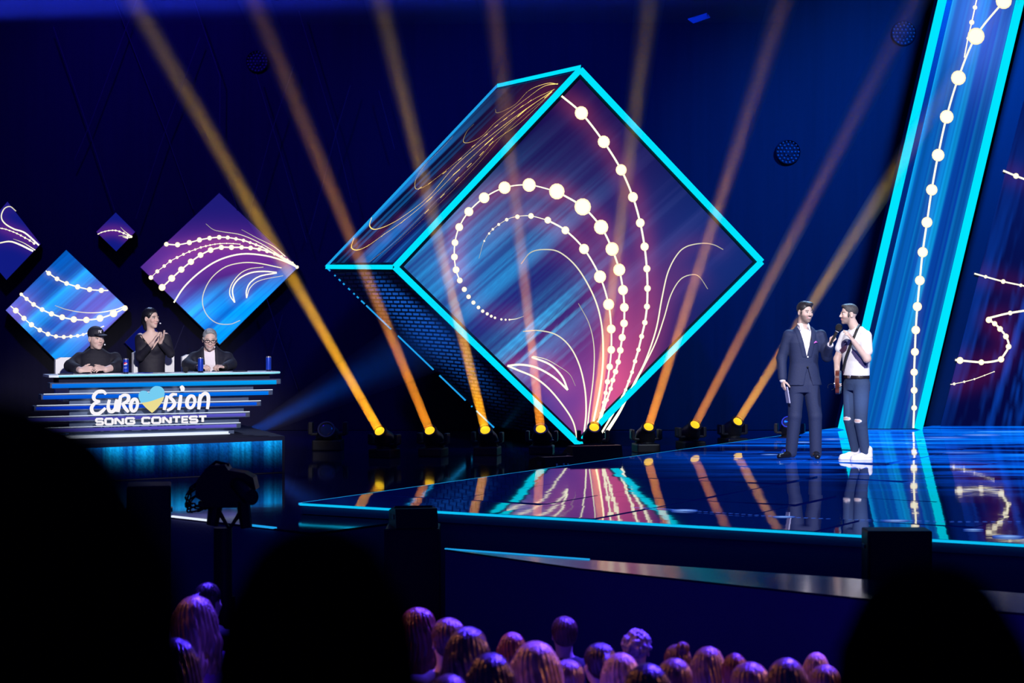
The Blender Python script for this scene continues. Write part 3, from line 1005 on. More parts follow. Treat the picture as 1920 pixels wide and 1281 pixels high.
diamond([(411, 360), (261, 501), (412, 648), (561, 501)], 'large purple and blue diamond screen above the man in glasses', [
    ('s', [(312, 458, 4), (333, 459, 4.5), (355, 455, 4.5), (374, 450, 4.5), (393, 446.6, 4), (411, 445, 4), (427, 445.6, 3.5), (442.5, 448, 3), (456.6, 451, 3), (469, 455, 2.5), (480, 459, 2.5), (490.6, 463, 2), (500, 468, 2), (528, 484, 1.2), (555, 500, 0)], 1.1),
    ('s', [(283, 520.6, 4), (295, 509, 3.5), (308, 499, 3), (319, 490, 3), (332, 483, 2.5), (344, 477, 2.4), (355, 472, 2.2), (366, 468, 2), (376.6, 464, 2), (386, 461.6, 1.8), (394, 459.7, 1.6), (403, 458, 1.4), (412.5, 457, 1.4), (425, 456.5, 1.2), (437.5, 457, 1.2), (450, 458, 1)], 0.6),
    ('s', [(304, 539, 6), (322, 522, 6), (340, 505.6, 5.5), (358, 491, 5.5), (376, 478.4, 5), (395, 469, 5), (415, 464, 4.5), (434, 464, 4.5), (453, 464, 4), (470, 465, 4), (486, 467.5, 3.5), (501, 471, 3.5), (515, 476, 3), (527.5, 481.6, 3), (538.4, 487.5, 2.5), (548, 493.4, 2.5), (557, 501, 3)], 1.3),
    ('l', [(326, 567.5), (344, 540), (369, 515), (400, 493), (431, 480.6), (462.5, 476), (500, 480), (531, 489), (557, 501)], 1.4),
    ('l', [(450, 601), (431, 608), (406, 605.6), (387.5, 590), (379.7, 568), (383, 546), (397, 521), (422, 501), (453, 493), (484, 493.7), (528, 502.5)], 1.2, (0.3, 0.7)),
    ('l', [(440, 567.5), (431, 552.5), (434, 534), (450, 513.4), (469, 504), (494, 501)], 1.0, (1, 0.4)),
    ('l', [(440, 567.5), (436, 543), (447, 524), (469, 512), (494, 509), (519, 511)], 1.2),
    ('l', [(462.5, 559), (462, 546), (469, 530.6), (487.5, 518), (519, 512)], 1.1),
    ('l', [(462.5, 559), (469, 540), (487.5, 526), (531, 517)], 0.8, (1, 0.4)),
    ('l', [(386, 419.7), (400, 430.6), (419, 435), (450, 440), (481, 452.5), (512.5, 471), (550, 497)], 0.9, (0.1, 1)),
    ('l', [(453, 430.6), (481, 446), (512.5, 462), (535, 481)], 0.8, (0.1, 1)),
], pic_purple, 101, 130)
diamond([(124, 467), (9, 582), (122, 694), (242, 579)], 'bright blue diamond screen behind the man in the cap', [
    ('s', [(86, 508, 0), (91.6, 512.5, 4), (107, 523, 4), (125, 531.6, 4), (145.6, 538, 4.5), (168, 543, 4.5), (190, 544.7, 4.5), (203, 544.7, 0)], 1.1),
    ('s', [(40, 552, 3), (50, 560.6, 3.5), (63, 571, 4), (79, 580.6, 4), (96.6, 588.7, 4.5), (116.6, 595, 5), (138.4, 599, 5.5), (162, 600, 5.5), (187.5, 597, 6), (213, 588, 6.5), (234, 578, 5)], 1.3),
    ('s', [(20, 574, 0), (29.7, 582.5, 5), (45, 597, 4.5), (59, 609, 4.5), (74.7, 619, 4), (90, 626.6, 4), (105, 631, 3.5), (119.7, 632, 3.5), (133, 631, 3), (145.6, 629.7, 3), (156, 627.5, 2.5), (168, 623, 1.5), (180, 618, 1.5), (194, 612, 1.2)], 0.9),
    ('l', [(103, 573), (125, 580.6), (156, 586), (187.5, 586), (219, 580), (234, 574)], 1.0, (0.2, 1.2)),
], pic_blue, 121, 110)
diamond([(217, 398), (180, 435), (218, 472), (254, 435)], 'smallest lit diamond screen high beside the big purple diamond', [
    ('s', [(184, 439, 1), (190, 436, 1.2), (197, 434, 1.3), (204, 432.6, 1.3), (211, 432, 1.3), (217, 432.3, 1.5), (224, 434, 1.7), (232, 437.5, 2), (240, 441.5, 2.2), (246, 444, 2.2)], 0.6),
    ('l', [(222, 442), (232, 442.5), (244, 446)], 0.8, (0.2, 1)), ('l', [(226, 426), (234, 434), (246, 443)], 0.8, (0.1, 1)), ('l', [(230, 444), (240, 447)], 1.2, (0.3, 1)),
], pic_small, 131, 30)
diamond([(14, 377), (-50, 452), (12, 526), (77, 458)], 'dark blue diamond screen cut by the picture edge', [
    ('l', [(30, 396), (19, 387.5), (8, 391.6), (2.5, 405.6), (8, 418), (25, 429), (47, 437), (73, 460)], 1.3, (0.4, 1.2)),
    ('s', [(-4, 427, 1), (4, 428.5, 1.2), (11, 430, 1.2), (18, 432.5, 1.3), (25, 435, 1.4), (32, 438, 1.5), (39, 441.6, 1.7), (47, 446, 1.9), (56, 451, 2), (64, 456.5, 2.2)], 0.6),
    ('l', [(-30, 462), (0, 455.6), (19, 453), (37.5, 459), (62, 471)], 1.5, (0.5, 1.2)), ('l', [(25, 448), (45, 456), (66, 469)], 0.9, (0.1, 1)),
], pic_small, 141, 46)
root = empty('diamond_screen', on_plane(275, 642, p0D, nP), 'dim navy diamond screen half hidden behind the clapping woman', 'led screen', 'diamond screens on the backdrop')
ol = [on_plane(x, y, p0D, nP) for x, y in ((275, 600), (233, 642), (275, 683), (317, 642))]
child_fix(MB().extrude([p + Vector((0, 0.006, 0)) for p in ol], (0, 0.12, 0)).build('screen_case', M_cubebody, root), root)
child_fix(picture_mesh('screen_face', inset([(275, 600), (233, 642), (275, 683), (317, 642)], 0.98), p0D + nP * 0.003, nP, 20, 20, lambda px, py, U, V: pic_dim(px, py, None, 1), root), root)

# thin criss-cross rods in front of the drape
M_rod = pbr('dim_rod', (0.035, 0.035, 0.04), 0.7, spec=0.1, bump=(40, 0.05))
lat = empty('backdrop_lattice', (-4, 32.9, 5), 'thin criss-cross steel rods across the dark backdrop', 'lattice')
for pts in ([(100, 50), (160, 225), (215, 395)], [(260, -10), (170, 230), (140, 300)], [(215, 0), (310, 245), (362, 392)], [(375, 70), (310, 245), (255, 410)], [(360, -10), (413, 145), (412, 240)], [(480, 138), (530, 300), (575, 455)], [(550, 125), (510, 245), (465, 410)], [(560, 20), (625, 235), (660, 380)], [(657, 160), (630, 250), (580, 440)], [(425, 330), (445, 395)], [(500, 560), (530, 650), (558, 730)], [(530, 590), (510, 665)], [(710, 170), (740, 280)], [(345, 610), (310, 700)]):
    q = [at(x, y, 32.8) for x, y in pts]
    child_fix(MB().tube(q, 0.007, 6).build('rod', M_rod, lat), lat)

# ------------------------------------------------------------------ moving head lamps with their light beams
M_lens = emit('amber_lens', lin(255, 205, 40), 1.15)
M_glass_off = pbr('unlit_lens_glass', (0.02, 0.03, 0.05), 0.08, ior=1.6, bump=(30, 0.02))
M_glint = pbr('grey_lamp_trim', (0.06, 0.06, 0.08), 0.3, metal=0.4, bump=(60, 0.03))


def haze_mat(name, dens, col=(1, 1, 1), aniso=0.0):
    m, nt, out = new_mat(name)
    v = nt.nodes.new('ShaderNodeVolumeScatter')
    v.inputs['Color'].default_value = (*col, 1)
    v.inputs['Density'].default_value = dens
    v.inputs['Anisotropy'].default_value = aniso
    nt.links.new(v.outputs[0], out.inputs['Volume'])
    return m


M_haze = haze_mat('amber_tinted_haze', 0.42, (1.0, 0.85, 0.5))  # amber put into the haze colour to hold the beams' hue


def dir_matrix(d):
    return d.to_track_quat('Z', 'Y').to_matrix()


def moving_head(lens_px, Y, zfloor, far_px, far_Y, label, color, power, lit=True, length=11.0, r0=0.064, spread=2.6, r1=None, haze=None, group='moving head lamps along the rear floor', size=1.0):
    lens = at(*lens_px, Y)
    far = at(*far_px, far_Y)
    d = (far - lens).normalized()
    s = size
    pivot = lens - d * 0.17 * s
    root = empty('moving_head_lamp', (pivot.x, pivot.y, zfloor), label, 'stage lamp', group)
    B = pivot - root.location
    yaw = math.atan2(d.x, -d.y)
    Rm = Matrix.Rotation(yaw, 3, 'Z')
    h = B.z
    # base
    MB().box((0, 0, 0.055 * s), (0.30 * s, 0.30 * s, 0.11 * s), Rm, 0.018).build('base', M_metal, root)
    MB().lathe([(0.10 * s, 0.11 * s), (0.10 * s, 0.15 * s), (0.07 * s, 0.16 * s)], n=20).build('pan_bearing', M_metal, root)
    # yoke
    arm_h = max(h + 0.06, 0.28 * s)
    for sx in (-1, 1):
        m = MB()
        pts = [(sx * 0.165 * s, 0.07 * s), (sx * 0.20 * s, 0.07 * s), (sx * 0.205 * s, -0.07 * s), (sx * 0.165 * s, -0.07 * s)]
        m.box((sx * 0.178 * s, 0, (arm_h + 0.17 * s) / 2), (0.045 * s, 0.13 * s, arm_h - 0.15 * s), None, 0.012)
        o = m.build('yoke_arm', M_metal, root)
        o.rotation_euler = (0, 0, yaw)
        MB().box((sx * 0.203 * s, -0.02 * s, (arm_h + 0.17 * s) / 2), (0.006, 0.02 * s, arm_h - 0.2 * s)).build('arm_trim', M_glint, o)
    o = MB().box((0, 0, 0.165 * s), (0.36 * s, 0.12 * s, 0.03 * s), None, 0.01).build('yoke_bridge', M_metal, root)
    o.rotation_euler = (0, 0, yaw)
    # head
    Md = dir_matrix(d)
    head = MB().lathe([(0.05 * s, -0.19 * s), (0.105 * s, -0.17 * s), (0.125 * s, -0.10 * s), (0.13 * s, 0.0), (0.11 * s, 0.06 * s), (0.09 * s, 0.10 * s), (0.086 * s, 0.165 * s), (0.078 * s, 0.175 * s)], B, Md, 24).build('head', M_metal, root, smooth=True)
    MB().lathe([(0.074 * s, 0.15 * s), (0.09 * s, 0.15 * s), (0.09 * s, 0.185 * s), (0.074 * s, 0.185 * s), (0.074 * s, 0.15 * s)], B, Md, 24, cap=False).build('lens_ring', M_glint if not lit else M_metal, root, smooth=True)
    MB().lathe([(0.074 * s, 0.172 * s), (0.05 * s, 0.178 * s), (0.002, 0.182 * s)], B, Md, 24).build('lens', M_lens if lit else M_glass_off, root)
    for k in range(3):
        q = Md @ Vector((0.127 * s, 0, -0.02 * s - 0.03 * s * k)) + B
        MB().box(q, (0.012, 0.05 * s, 0.012 * s), Md).build('cooling_fin', M_metal, root)
    if lit:
        add_beam(root, B + d * 0.20 * s, d, color, power, length, r0, spread, r1, haze)
    return root


def add_beam(root, start, d, color, power, length, r0, spread, r1=None, haze=None):
    Md = dir_matrix(d)
    r1 = r1 or r0 + length * math.tan(math.radians(spread / 2)) * 1.02
    MB().lathe([(r0 * 1.05, 0.0), (r1, length)], start, Md, 20).build('light_beam', haze or M_haze, root)
    l = bpy.data.lights.new('lamp_light', 'AREA')
    l.shape = 'DISK'
    l.size = r0 * 2
    l.spread = math.radians(spread)
    l.energy = power
    l.color = color
    lo = bpy.data.objects.new('lamp_light', l)
    COL.objects.link(lo)
    lo.parent = root
    lo.location = start + d * 0.01
    lo.rotation_euler = d.to_track_quat('-Z', 'Y').to_euler()


AMB, ORG = (1.0, 0.48, 0.01), (1.0, 0.36, 0.02)
lamps = [
    ((712, 809), 27.35, (250, 0), 'lit amber lamp at the far left end of the lamp row', AMB, 62),
    ((806, 808), 27.55, (476, 0), 'second lit amber lamp from the judges side', ORG, 40),
    ((910, 807), 27.75, (712, 0), 'third lit amber lamp, beam crossing the broken light strip', AMB, 48),
    ((1014, 805), 27.95, (925, 0), 'fourth lit amber lamp, beside the lower corner of the cube', ORG, 40),
    ((1114, 802), 28.1, (1218, 0), 'lit amber lamp directly in front of the bottom corner of the cube', AMB, 44),
    ((1216, 801), 28.3, (1470, 0), 'first lit amber lamp to the right of the bottom corner of the cube', ORG, 44),
    ((1303, 797), 28.8, (1716, 0), 'lit amber lamp second from the right end of the row', ORG, 26),
    ((1383, 791), 29.4, (1880, 0), 'lit amber lamp at the right end, nearest the man in the suit', AMB, 36),
]
for px, Y, far, lab, colr, pw in lamps:
    moving_head(px, Y, Z_LO, far, Y - 5.0, lab, colr, pw * 0.045, r0=0.056, spread=1.7)
# unlit ones
moving_head((612, 806), 28.6, Z_LO, (560, 600), 26.0, 'unlit lamp in the dark between the judges and the amber lamps', AMB, 0, lit=False, size=1.25)
moving_head((1478, 792), 29.6, Z_LO, (1420, 500), 27.0, 'unlit lamp behind the legs of the man in the suit', AMB, 0, lit=False, size=1.0)
# soft blue beam from behind the judges' riser
bl = moving_head((470, 812), 28.9, Z_LO, (760, 660), 28.0, 'blue lit lamp standing behind the judges riser', (0.0, 0.12, 1.0), 2.0, length=3.6, r0=0.07, spread=14, haze=haze_mat('thin_blue_haze', 0.10))
for ch in bl.children:
    if ch.name.startswith('lens') and not ch.name.startswith('lens_ring'):
        ch.data.materials.clear()
        ch.data.materials.append(emit('blue_lens', lin(40, 110, 255), 1.0))

# ------------------------------------------------------------------ hanging lamps and panels high in the dark
M_dim = pbr('dim_lamp_can', (0.010, 0.010, 0.015), 0.9, spec=0.1, bump=(40, 0.05))
M_par = pbr('faint_par_lens', (0.05, 0.05, 0.06), 0.5, bump=(40, 0.02))


def hanging_par(px, py, Y, r, label):
    c = at(px, py, Y)
    root = empty('round_led_lamp', c, label, 'stage lamp', 'round led lamps on the dark backdrop')
    Md = dir_matrix(Vector((0.05, -1, -0.15)).normalized())
    MB().lathe([(r * 0.6, -0.05), (r, -0.045), (r, 0.0), (r * 0.95, 0.01), (r * 0.94, -0.02)], (0, 0, 0), Md, 24).build('lamp_can', M_dim, root, smooth=True)
    lens = MB().lathe([(r * 0.085, 0.0), (r * 0.07, 0.012), (0.001, 0.016)], n=8).mesh('led_lens')
    lens.materials.append(M_par)
    for ring, nn in ((0, 1), (0.3, 6), (0.58, 12), (0.84, 18)):
        for k in range(nn):
            a = 2 * PI * k / nn
            o = link('led_lens', lens, None, root)
            o.location = Md @ Vector((ring * r * math.cos(a), ring * r * math.sin(a), -0.018))
            o.rotation_euler = Md.to_euler()
    MB().box((0, 0.03, 0), (0.1, 0.04, 0.1), None, 0.01).build('wall_bracket', M_dim, root)


hanging_par(482, 115, 32.97, 0.165, 'faint round led lamp left of the cube top')
hanging_par(1478, 285, 32.97, 0.185, 'faint round led lamp right of the cube')
hanging_par(1695, 62, 32.97, 0.185, 'faint round led lamp close to the leaning pillar')
M_panel = pbr('pale_reflector_sheet', (0.10, 0.12, 0.13), 0.5, bump=(20, 0.05))
r_ = empty('hanging_panel', at(1311, 35, 29.0), 'small pale hanging panel near the top of the picture', 'panel')
child_fix(MB().extrude([at(x, y, 29.0 + dy) for x, y, dy in ((1290, 37, 0), (1326, 26, 0.1), (1332, 33, 0), (1300, 44, -0.1))], (0, 0.05, 0.02)).build('panel_sheet', M_panel, r_), r_)
for x in (1296, 1326):
    q = at(x, 30, 29.02)
    child_fix(MB().bar(q, (q.x, q.y, 12), 0.008, 0.008).build('hanging_wire', M_metal, r_), r_)

# blue wash lamp hung outside the upper left corner, its beam crosses the top of the picture
ws = at(-330, 12, 27.0)
wash = empty('blue_wash_lamp', ws, 'blue wash lamp hung high whose beam crosses the top', 'stage lamp')
wd = (at(1500, -55, 27.0) - ws).normalized()
MB().lathe([(0.12, -0.45), (0.24, -0.38), (0.27, -0.1), (0.27, 0.0), (0.24, 0.01)], (0, 0, 0), dir_matrix(wd), 24).build('lamp_can', M_metal, wash, smooth=True)
MB().lathe([(0.24, 0.012), (0.1, 0.02), (0.002, 0.024)], (0, 0, 0), dir_matrix(wd), 24).build('lens', emit('deep_blue_lens', lin(40, 60, 255), 1.0), wash)
MB().bar((-0.2, 0.3, 0), (-0.2, 0.3, 12 - ws.z), 0.03, 0.03).build('hanging_pipe', M_metal, wash)
MB().bar((-0.2, 0.32, 0.0), (-0.2, -0.32, 0.0), 0.03, 0.03).build('yoke', M_metal, wash)
add_beam(wash, wd * 0.05, wd, (0.02, 0.04, 1.0), 24.0, 11.5, 0.24, 3.2, 0.62, haze_mat('thin_top_haze', 0.07))

# ------------------------------------------------------------------ judges' riser
rC = on_z(534, 818, Z_RI)
rL = Vector((-4.80, 23.74, Z_RI))
dF = (rC - rL); dF.z = 0; dF.normalize()
rL2 = rC - dF * 6.2
rB = on_z(454, 797, Z_RI)
ris = tag(MB().prism([rC.xy, rB.xy, (-8.6, 27.6), rL2.xy], Z_LO, Z_RI).build('judges_riser', M_dark), kind='structure')
ris['label'] = 'raised dark platform under the judges desk'
nR = Vector((dF.y, -dF.x, 0))


def riser_pic(px, py, U, V):
    st = streak(px, 205, 30)
    st2 = streak(px, 211, 3)
    f = np.clip(1 - V * 0.97, 0, 1) ** 2.9
    a = (0.22 + np.clip((st - 0.40) * 2.6, 0, 1)) * (0.35 + 0.9 * st2)
    c = np.repeat(L(8, 40, 175), len(px), 0) * (0.4 + 0.8 * st2)[:, None] * (0.06 + 0.94 * f)[:, None]
    c += (f * a * 1.5)[:, None] * L(12, 180, 238)
    j = np.random.RandomState(5).rand(len(px))
    return c * (0.75 + 0.5 * j)[:, None]


pr = [rL2 + nR * 0.012, rC - dF * 0.04 + nR * 0.012]
c4 = [(960 + p.x / p.y * FPX, HOR - (z - CAMZ) / p.y * FPX) for p, z in ((pr[0], Z_RI - 0.045), (pr[1], Z_RI - 0.045), (pr[1], Z_LO + 0.01), (pr[0], Z_LO + 0.01))]
picture_mesh('riser_screen', c4, pr[0], nR, 420, 24, riser_pic, ris)

# ------------------------------------------------------------------ judges' desk
Z_DK = 2.6075
dR = on_z(530, 697, Z_DK); dL = on_z(93, 704, Z_DK)
U_ = (dR - dL); U_.z = 0
DLEN = U_.length
U_.normalize()
V_ = Vector((-U_.y, U_.x, 0))        # towards the judges
Nd = -V_
desk = empty('judges_desk', (dL + dR) / 2 - Vector((0, 0, Z_DK - Z_RI)), 'long judges desk of stacked glowing slats under a white top', 'desk')


def dk(u, v, z):
    """desk coordinates: u from the left end, v back from the front edge, z height above the hall floor"""
    return Vector((dL.x, dL.y, 0)) + U_ * u + V_ * v + Vector((0, 0, z))


def du(px, v, z):
    """u of the point on the line (v, z) seen in photo column px"""
    a, b = dk(0, v, z), dk(1, v, z)
    k = (px - 960) / FPX
    return (k * a.y - a.x) / ((b.x - a.x) - k * (b.y - a.y))


M_desktop = pbr('white_desk_top', (0.80, 0.93, 0.98), 0.3, bump=(20, 0.02))
m = MB()
top = [dk(0.0, 0.03, 0), dk(0.10, 0.0, 0), dk(DLEN - 0.12, 0.0, 0), dk(DLEN + 0.0, 0.10, 0), dk(DLEN - 0.03, 0.42, 0), dk(0.03, 0.42, 0)]
m.prism([p.xy for p in top], Z_DK - 0.025, Z_DK)
child_fix(m.build('desk_top', M_desktop, desk), desk)
M_edge = emit('pale_cyan_desk_edge', lin(150, 235, 255), 0.9)
child_fix(MB().bar(dk(0.1, -0.012, Z_DK - 0.012), dk(DLEN - 0.12, -0.012, Z_DK - 0.012), 0.01, 0.016).build('front_edge_light', M_edge, desk), desk)
child_fix(MB().bar(dk(DLEN - 0.12, -0.012, Z_DK - 0.012), dk(DLEN, 0.095, Z_DK - 0.012), 0.01, 0.016).build('end_edge_light', M_edge, desk), desk)
M_mirror = pbr('dark_mirror_panel', (0.13, 0.18, 0.30), 0.25, metal=0.5, bump=(5, 0.25, (0.6, 0.6, 3)))  # base lightened to stand in for bright reflections
child_fix(MB().box((0, 0, 0), (DLEN - 0.25, 0.24, 0.10), Matrix.Rotation(math.atan2(U_.y, U_.x), 3, 'Z')).build('desk_apron', M_dark, desk, loc=dk(DLEN / 2, 0.21, Z_DK - 0.08)), desk)
# slats: photo rows of the upper edge at left and right end, end columns, colour, glow height
slats = [
    (717.5, 709.5, 94, 529, (lin(8, 115, 240), lin(0, 170, 255)), 0.046),
    (738.5, 727.5, 77, 514, (lin(10, 85, 220), lin(0, 125, 250)), 0.042),
    (760.0, 748.0, 64, 492, (lin(8, 50, 200), lin(5, 90, 235)), 0.034),
    (781.0, 768.0, 48, 471, (lin(60, 60, 165), lin(95, 90, 205)), 0.034),
    (803.0, 787.5, 40, 454, (lin(70, 65, 170), lin(105, 95, 215)), 0.034),
    (824.0, 807.5, 60, 434, (lin(235, 240, 255), lin(255, 255, 255)), 0.05),
]
for i, (yl, yr, xl, xr, cols, gh) in enumerate(slats):
    v = 0.03 + 0.05 * i
    zz = Z_DK - 0.085 - 0.1255 * i
    ul, ur = du(xl, v, zz), du(xr, v, zz)
    body = MB()
    body.prism([p.xy for p in (dk(ul, v, 0), dk(ur - 0.06, v, 0), dk(ur, v + 0.05, 0), dk(ur, v + 0.12, 0), dk(ul, v + 0.12, 0))], zz - 0.055 - (0.02 if i == 5 else 0), zz)
    o = child_fix(body.build('slat', M_mirror, desk), desk)
    mm = MB()
    a0, b0 = dk(ul + 0.02, v - 0.004, zz - 0.012), dk(ur - 0.07, v - 0.004, zz - 0.012)
    n = 24
    for k in range(n + 1):
        t = k / n
        p = a0.lerp(b0, t)
        cc = tuple(np.array(cols[0]) * (1 - t) + np.array(cols[1]) * t)
        mm.v += [tuple(p), tuple(p - Vector((0, 0, gh)))]
        mm.c += [cc, tuple(0.75 * x for x in cc)]
    mm.f += [(2 * k, 2 * k + 1, 2 * k + 3, 2 * k + 2) for k in range(n)]
    g = mm.build('slat_glow', M_led, o, cols=True, recalc=False)
    g.location = -desk.location - Vector(o.location)
    if i >= 1:
        e = MB().bar(dk(ul + 0.03, v + 0.0, zz + 0.004), dk(ur - 0.02, v + 0.0, zz + 0.004), 0.012, 0.008).build('slat_edge_light', M_white_led, o)
        e.location = -desk.location - Vector(o.location)
child_fix(MB().bar(dk(du(85, 0.24, 1.91), 0.24, 1.915), dk(du(428, 0.24, 1.91), 0.24, 1.915), 0.02, 0.03).build('foot_light', M_white_led, desk), desk)
# mirror panels between the slats
for i in range(6):
    v = 0.12 + 0.05 * i
    z1, z0 = Z_DK - 0.085 - 0.1255 * i - (0.0 if i else -0.04), Z_DK - 0.085 - 0.1255 * (i + 1)
    z0 = max(z0, Z_RI + 0.005)
    ua, ub = du(130, v, z0), du(475 - 9 * i, v, z0)
    child_fix(MB().add([dk(ua, v, z0), dk(ub, v, z0), dk(ub, v, z1), dk(ua, v, z1), dk(ua, v + 0.02, z0), dk(ub, v + 0.02, z0), dk(ub, v + 0.02, z1), dk(ua, v + 0.02, z1)],
                       [(0, 1, 2, 3), (7, 6, 5, 4), (0, 4, 5, 1), (1, 5, 6, 2), (2, 6, 7, 3), (3, 7, 4, 0)]).build('mirror_panel', M_mirror, desk), desk)

# ------------------------------------------------------------------ lettering on the desk front
M_letter = emit('white_sign_letters', lin(250, 246, 250), 1.0)
VP_ = -0.03
pT = dk(0, VP_, 2)
sign = empty('desk_sign', dk(DLEN * 0.45, VP_, 2.2), 'white lettering with a blue and yellow heart on the desk front', 'sign')


def zp(x, y):
    """sign outline point from the enlarged detail of the photo"""
    return on_plane(40 + x / 3.692, 560 + y / 3.692, pT, Nd)


def stroke(strokes, name, mat, wid, par, per=7, smooth=True, depth=0.025):
    m = MB()
    for st in strokes:
        wd = wid
        if isinstance(st, tuple):
            st, wd = st
        cv = catmull(st, per) if smooth and len(st) > 2 else [np.array(p, float) for p in st]
        n = len(cv)
        lft, rgt = [], []
        for i, p in enumerate(cv):
            d = cv[min(i + 1, n - 1)] - cv[max(i - 1, 0)]
            d = d / (np.linalg.norm(d) + 1e-9)
            s = np.array([-d[1], d[0]])
            t = i / max(1, n - 1)
            k = wd / 2 * (1.0 if not smooth else (0.72 + 0.28 * math.sin(PI * min(1, max(0, t)))))
            lft.append(p + s * k)
            rgt.append(p - s * k)
        for i in range(n - 1):
            q = [zp(*lft[i]), zp(*rgt[i]), zp(*rgt[i + 1]), zp(*lft[i + 1])]
            bk = [x - Nd * depth for x in q]
            m.add(q + bk, [(0, 1, 2, 3), (0, 4, 5, 1), (2, 6, 7, 3), (1, 5, 6, 2), (3, 7, 4, 0)])
    return child_fix(m.build(name, mat, par), par)


def oval(cx, cy, rx, ry, tilt=0.12, n=14):
    return [(cx + rx * math.cos(t) - tilt * ry * math.sin(t), cy + ry * math.sin(t)) for t in np.linspace(0.3, 2 * PI + 0.3, n)]


W1 = 22
stroke([[(588, 662), (565, 641), (528, 648), (504, 676), (510, 702), (545, 712)], [(545, 712), (508, 728), (488, 760), (500, 792), (535, 797), (562, 780), (584, 758)]], 'letter', M_letter, W1, sign)
stroke([[(612, 700), (603, 745), (611, 777), (632, 783), (652, 760), (664, 700)], [(664, 698), (656, 740), (656, 784)]], 'letter', M_letter, W1, sign)
stroke([[(690, 672), (681, 730), (672, 786)], [(688, 682), (716, 668), (742, 676), (740, 706), (704, 730)], [(704, 728), (722, 760), (744, 786)]], 'letter', M_letter, W1, sign)
stroke([oval(783, 738, 23, 42)], 'letter', M_letter, W1, sign)
stroke([[(1012, 672), (1002, 720), (991, 772)]], 'letter', M_letter, W1, sign)
stroke([[(1078, 664), (1050, 664), (1034, 684), (1054, 708), (1062, 732), (1042, 760), (1012, 774)]], 'letter', M_letter, W1, sign)
stroke([[(1107, 668), (1100, 720), (1092, 772)], ([(1108, 606), (1118, 622), (1118, 640)], 26)], 'letter', M_letter, W1, sign)
stroke([oval(1176, 716, 27, 42)], 'letter', M_letter, W1, sign)
stroke([[(1243, 662), (1236, 715), (1230, 768)], [(1236, 708), (1252, 672), (1278, 656), (1296, 676), (1296, 724), (1290, 766)]], 'letter', M_letter, W1, sign)
# heart
hp = catmull([(905, 790), (862, 752), (824, 706), (815, 668), (832, 642), (862, 640), (886, 658), (900, 628), (930, 607), (966, 612), (988, 640), (986, 682), (962, 730), (930, 768), (905, 790)], 6)[:-1]
split = lambda x: 722 - (x - 815) * 0.22 + 6 * math.sin((x - 815) / 40)
m_h1, m_h2 = emit('heart_sky_blue', lin(120, 210, 248), 0.95), emit('heart_pale_yellow', lin(240, 226, 150), 0.95)
up = [p for p in hp if p[1] < split(p[0])]
lo = [p for p in hp if p[1] >= split(p[0])]
i0 = next(i for i in range(len(hp)) if hp[i][1] < split(hp[i][0]) and hp[i - 1][1] >= split(hp[i - 1][0]))
hp = hp[i0:] + hp[:i0]
up = [p for p in hp if p[1] < split(p[0])]
lo = [p for p in hp if p[1] >= split(p[0])]
xa, xb = up[0][0], up[-1][0]
mid = [np.array((x, split(x))) for x in np.linspace(xa, xb, 9)]
heart = empty('heart', (0, 0, 0))
heart.parent = sign
for nm, outl, mt in (('heart_half', up + mid[::-1], m_h1), ('heart_half', lo + mid, m_h2)):
    q = [zp(*p) + Nd * 0.012 for p in outl]
    o = MB().extrude(q, -Nd * 0.035).build(nm, mt, heart)
    o.location = -Vector(sign.location)


# second row, wide block letters
def blk(x0, x1, segs, wd=13):
    def f(p):
        x = x0 + (x1 - x0) * p[0]
        return (x, 873 - (x - 515) * 0.0245 - 39 * p[1])
    stroke([[f(p) for p in s] for s in segs], 'block_letter', M_letter, wd, sign, smooth=False)


S_ = [[(1, 0.86), (0.9, 1), (0.1, 1), (0, 0.88), (0, 0.62), (0.1, 0.5), (0.9, 0.5), (1, 0.38), (1, 0.12), (0.9, 0), (0.1, 0), (0, 0.14)]]
O_ = [[(0.12, 0), (0.88, 0), (1, 0.15), (1, 0.85), (0.88, 1), (0.12, 1), (0, 0.85), (0, 0.15), (0.12, 0)]]
N_ = [[(0, 0), (0, 1), (0.12, 1), (0.88, 0), (1, 0), (1, 1)]]
G_ = [[(1, 0.85), (0.88, 1), (0.12, 1), (0, 0.85), (0, 0.15), (0.12, 0), (0.88, 0), (1, 0.15), (1, 0.48), (0.5, 0.48)]]
C_ = [[(1, 0.85), (0.88, 1), (0.12, 1), (0, 0.85), (0, 0.15), (0.12, 0), (0.88, 0), (1, 0.15)]]
T_ = [[(-0.05, 1), (1.05, 1)], [(0.5, 1), (0.5, 0)]]
Ee = [[(1, 1), (0, 1), (0, 0), (1, 0)], [(0, 0.5), (0.92, 0.5)]]
for x0, x1, g in ((521, 566, S_), (585, 634, O_), (654, 705, N_), (727, 784, G_), (841, 891, C_), (910, 964, O_), (985, 1036, N_), (1054, 1098, T_), (1117, 1155, Ee), (1171, 1219, S_), (1236, 1280, T_)):
    blk(x0, x1, g)

# ------------------------------------------------------------------ things on the desk
M_can = pbr('blue_can_paint', lin(20, 60, 185), 0.3, metal=0.3, bump=(40, 0.02))
M_alu = pbr('bright_aluminium', (0.8, 0.82, 0.85), 0.25, metal=0.9, bump=(60, 0.02))
M_red = pbr('emblem_red', lin(215, 25, 45), 0.4, bump=(40, 0.01))
M_blue2 = pbr('emblem_blue', lin(0, 50, 150), 0.4, bump=(40, 0.01))
M_navy = pbr('can_foot_navy', lin(10, 12, 50), 0.35, bump=(40, 0.02))


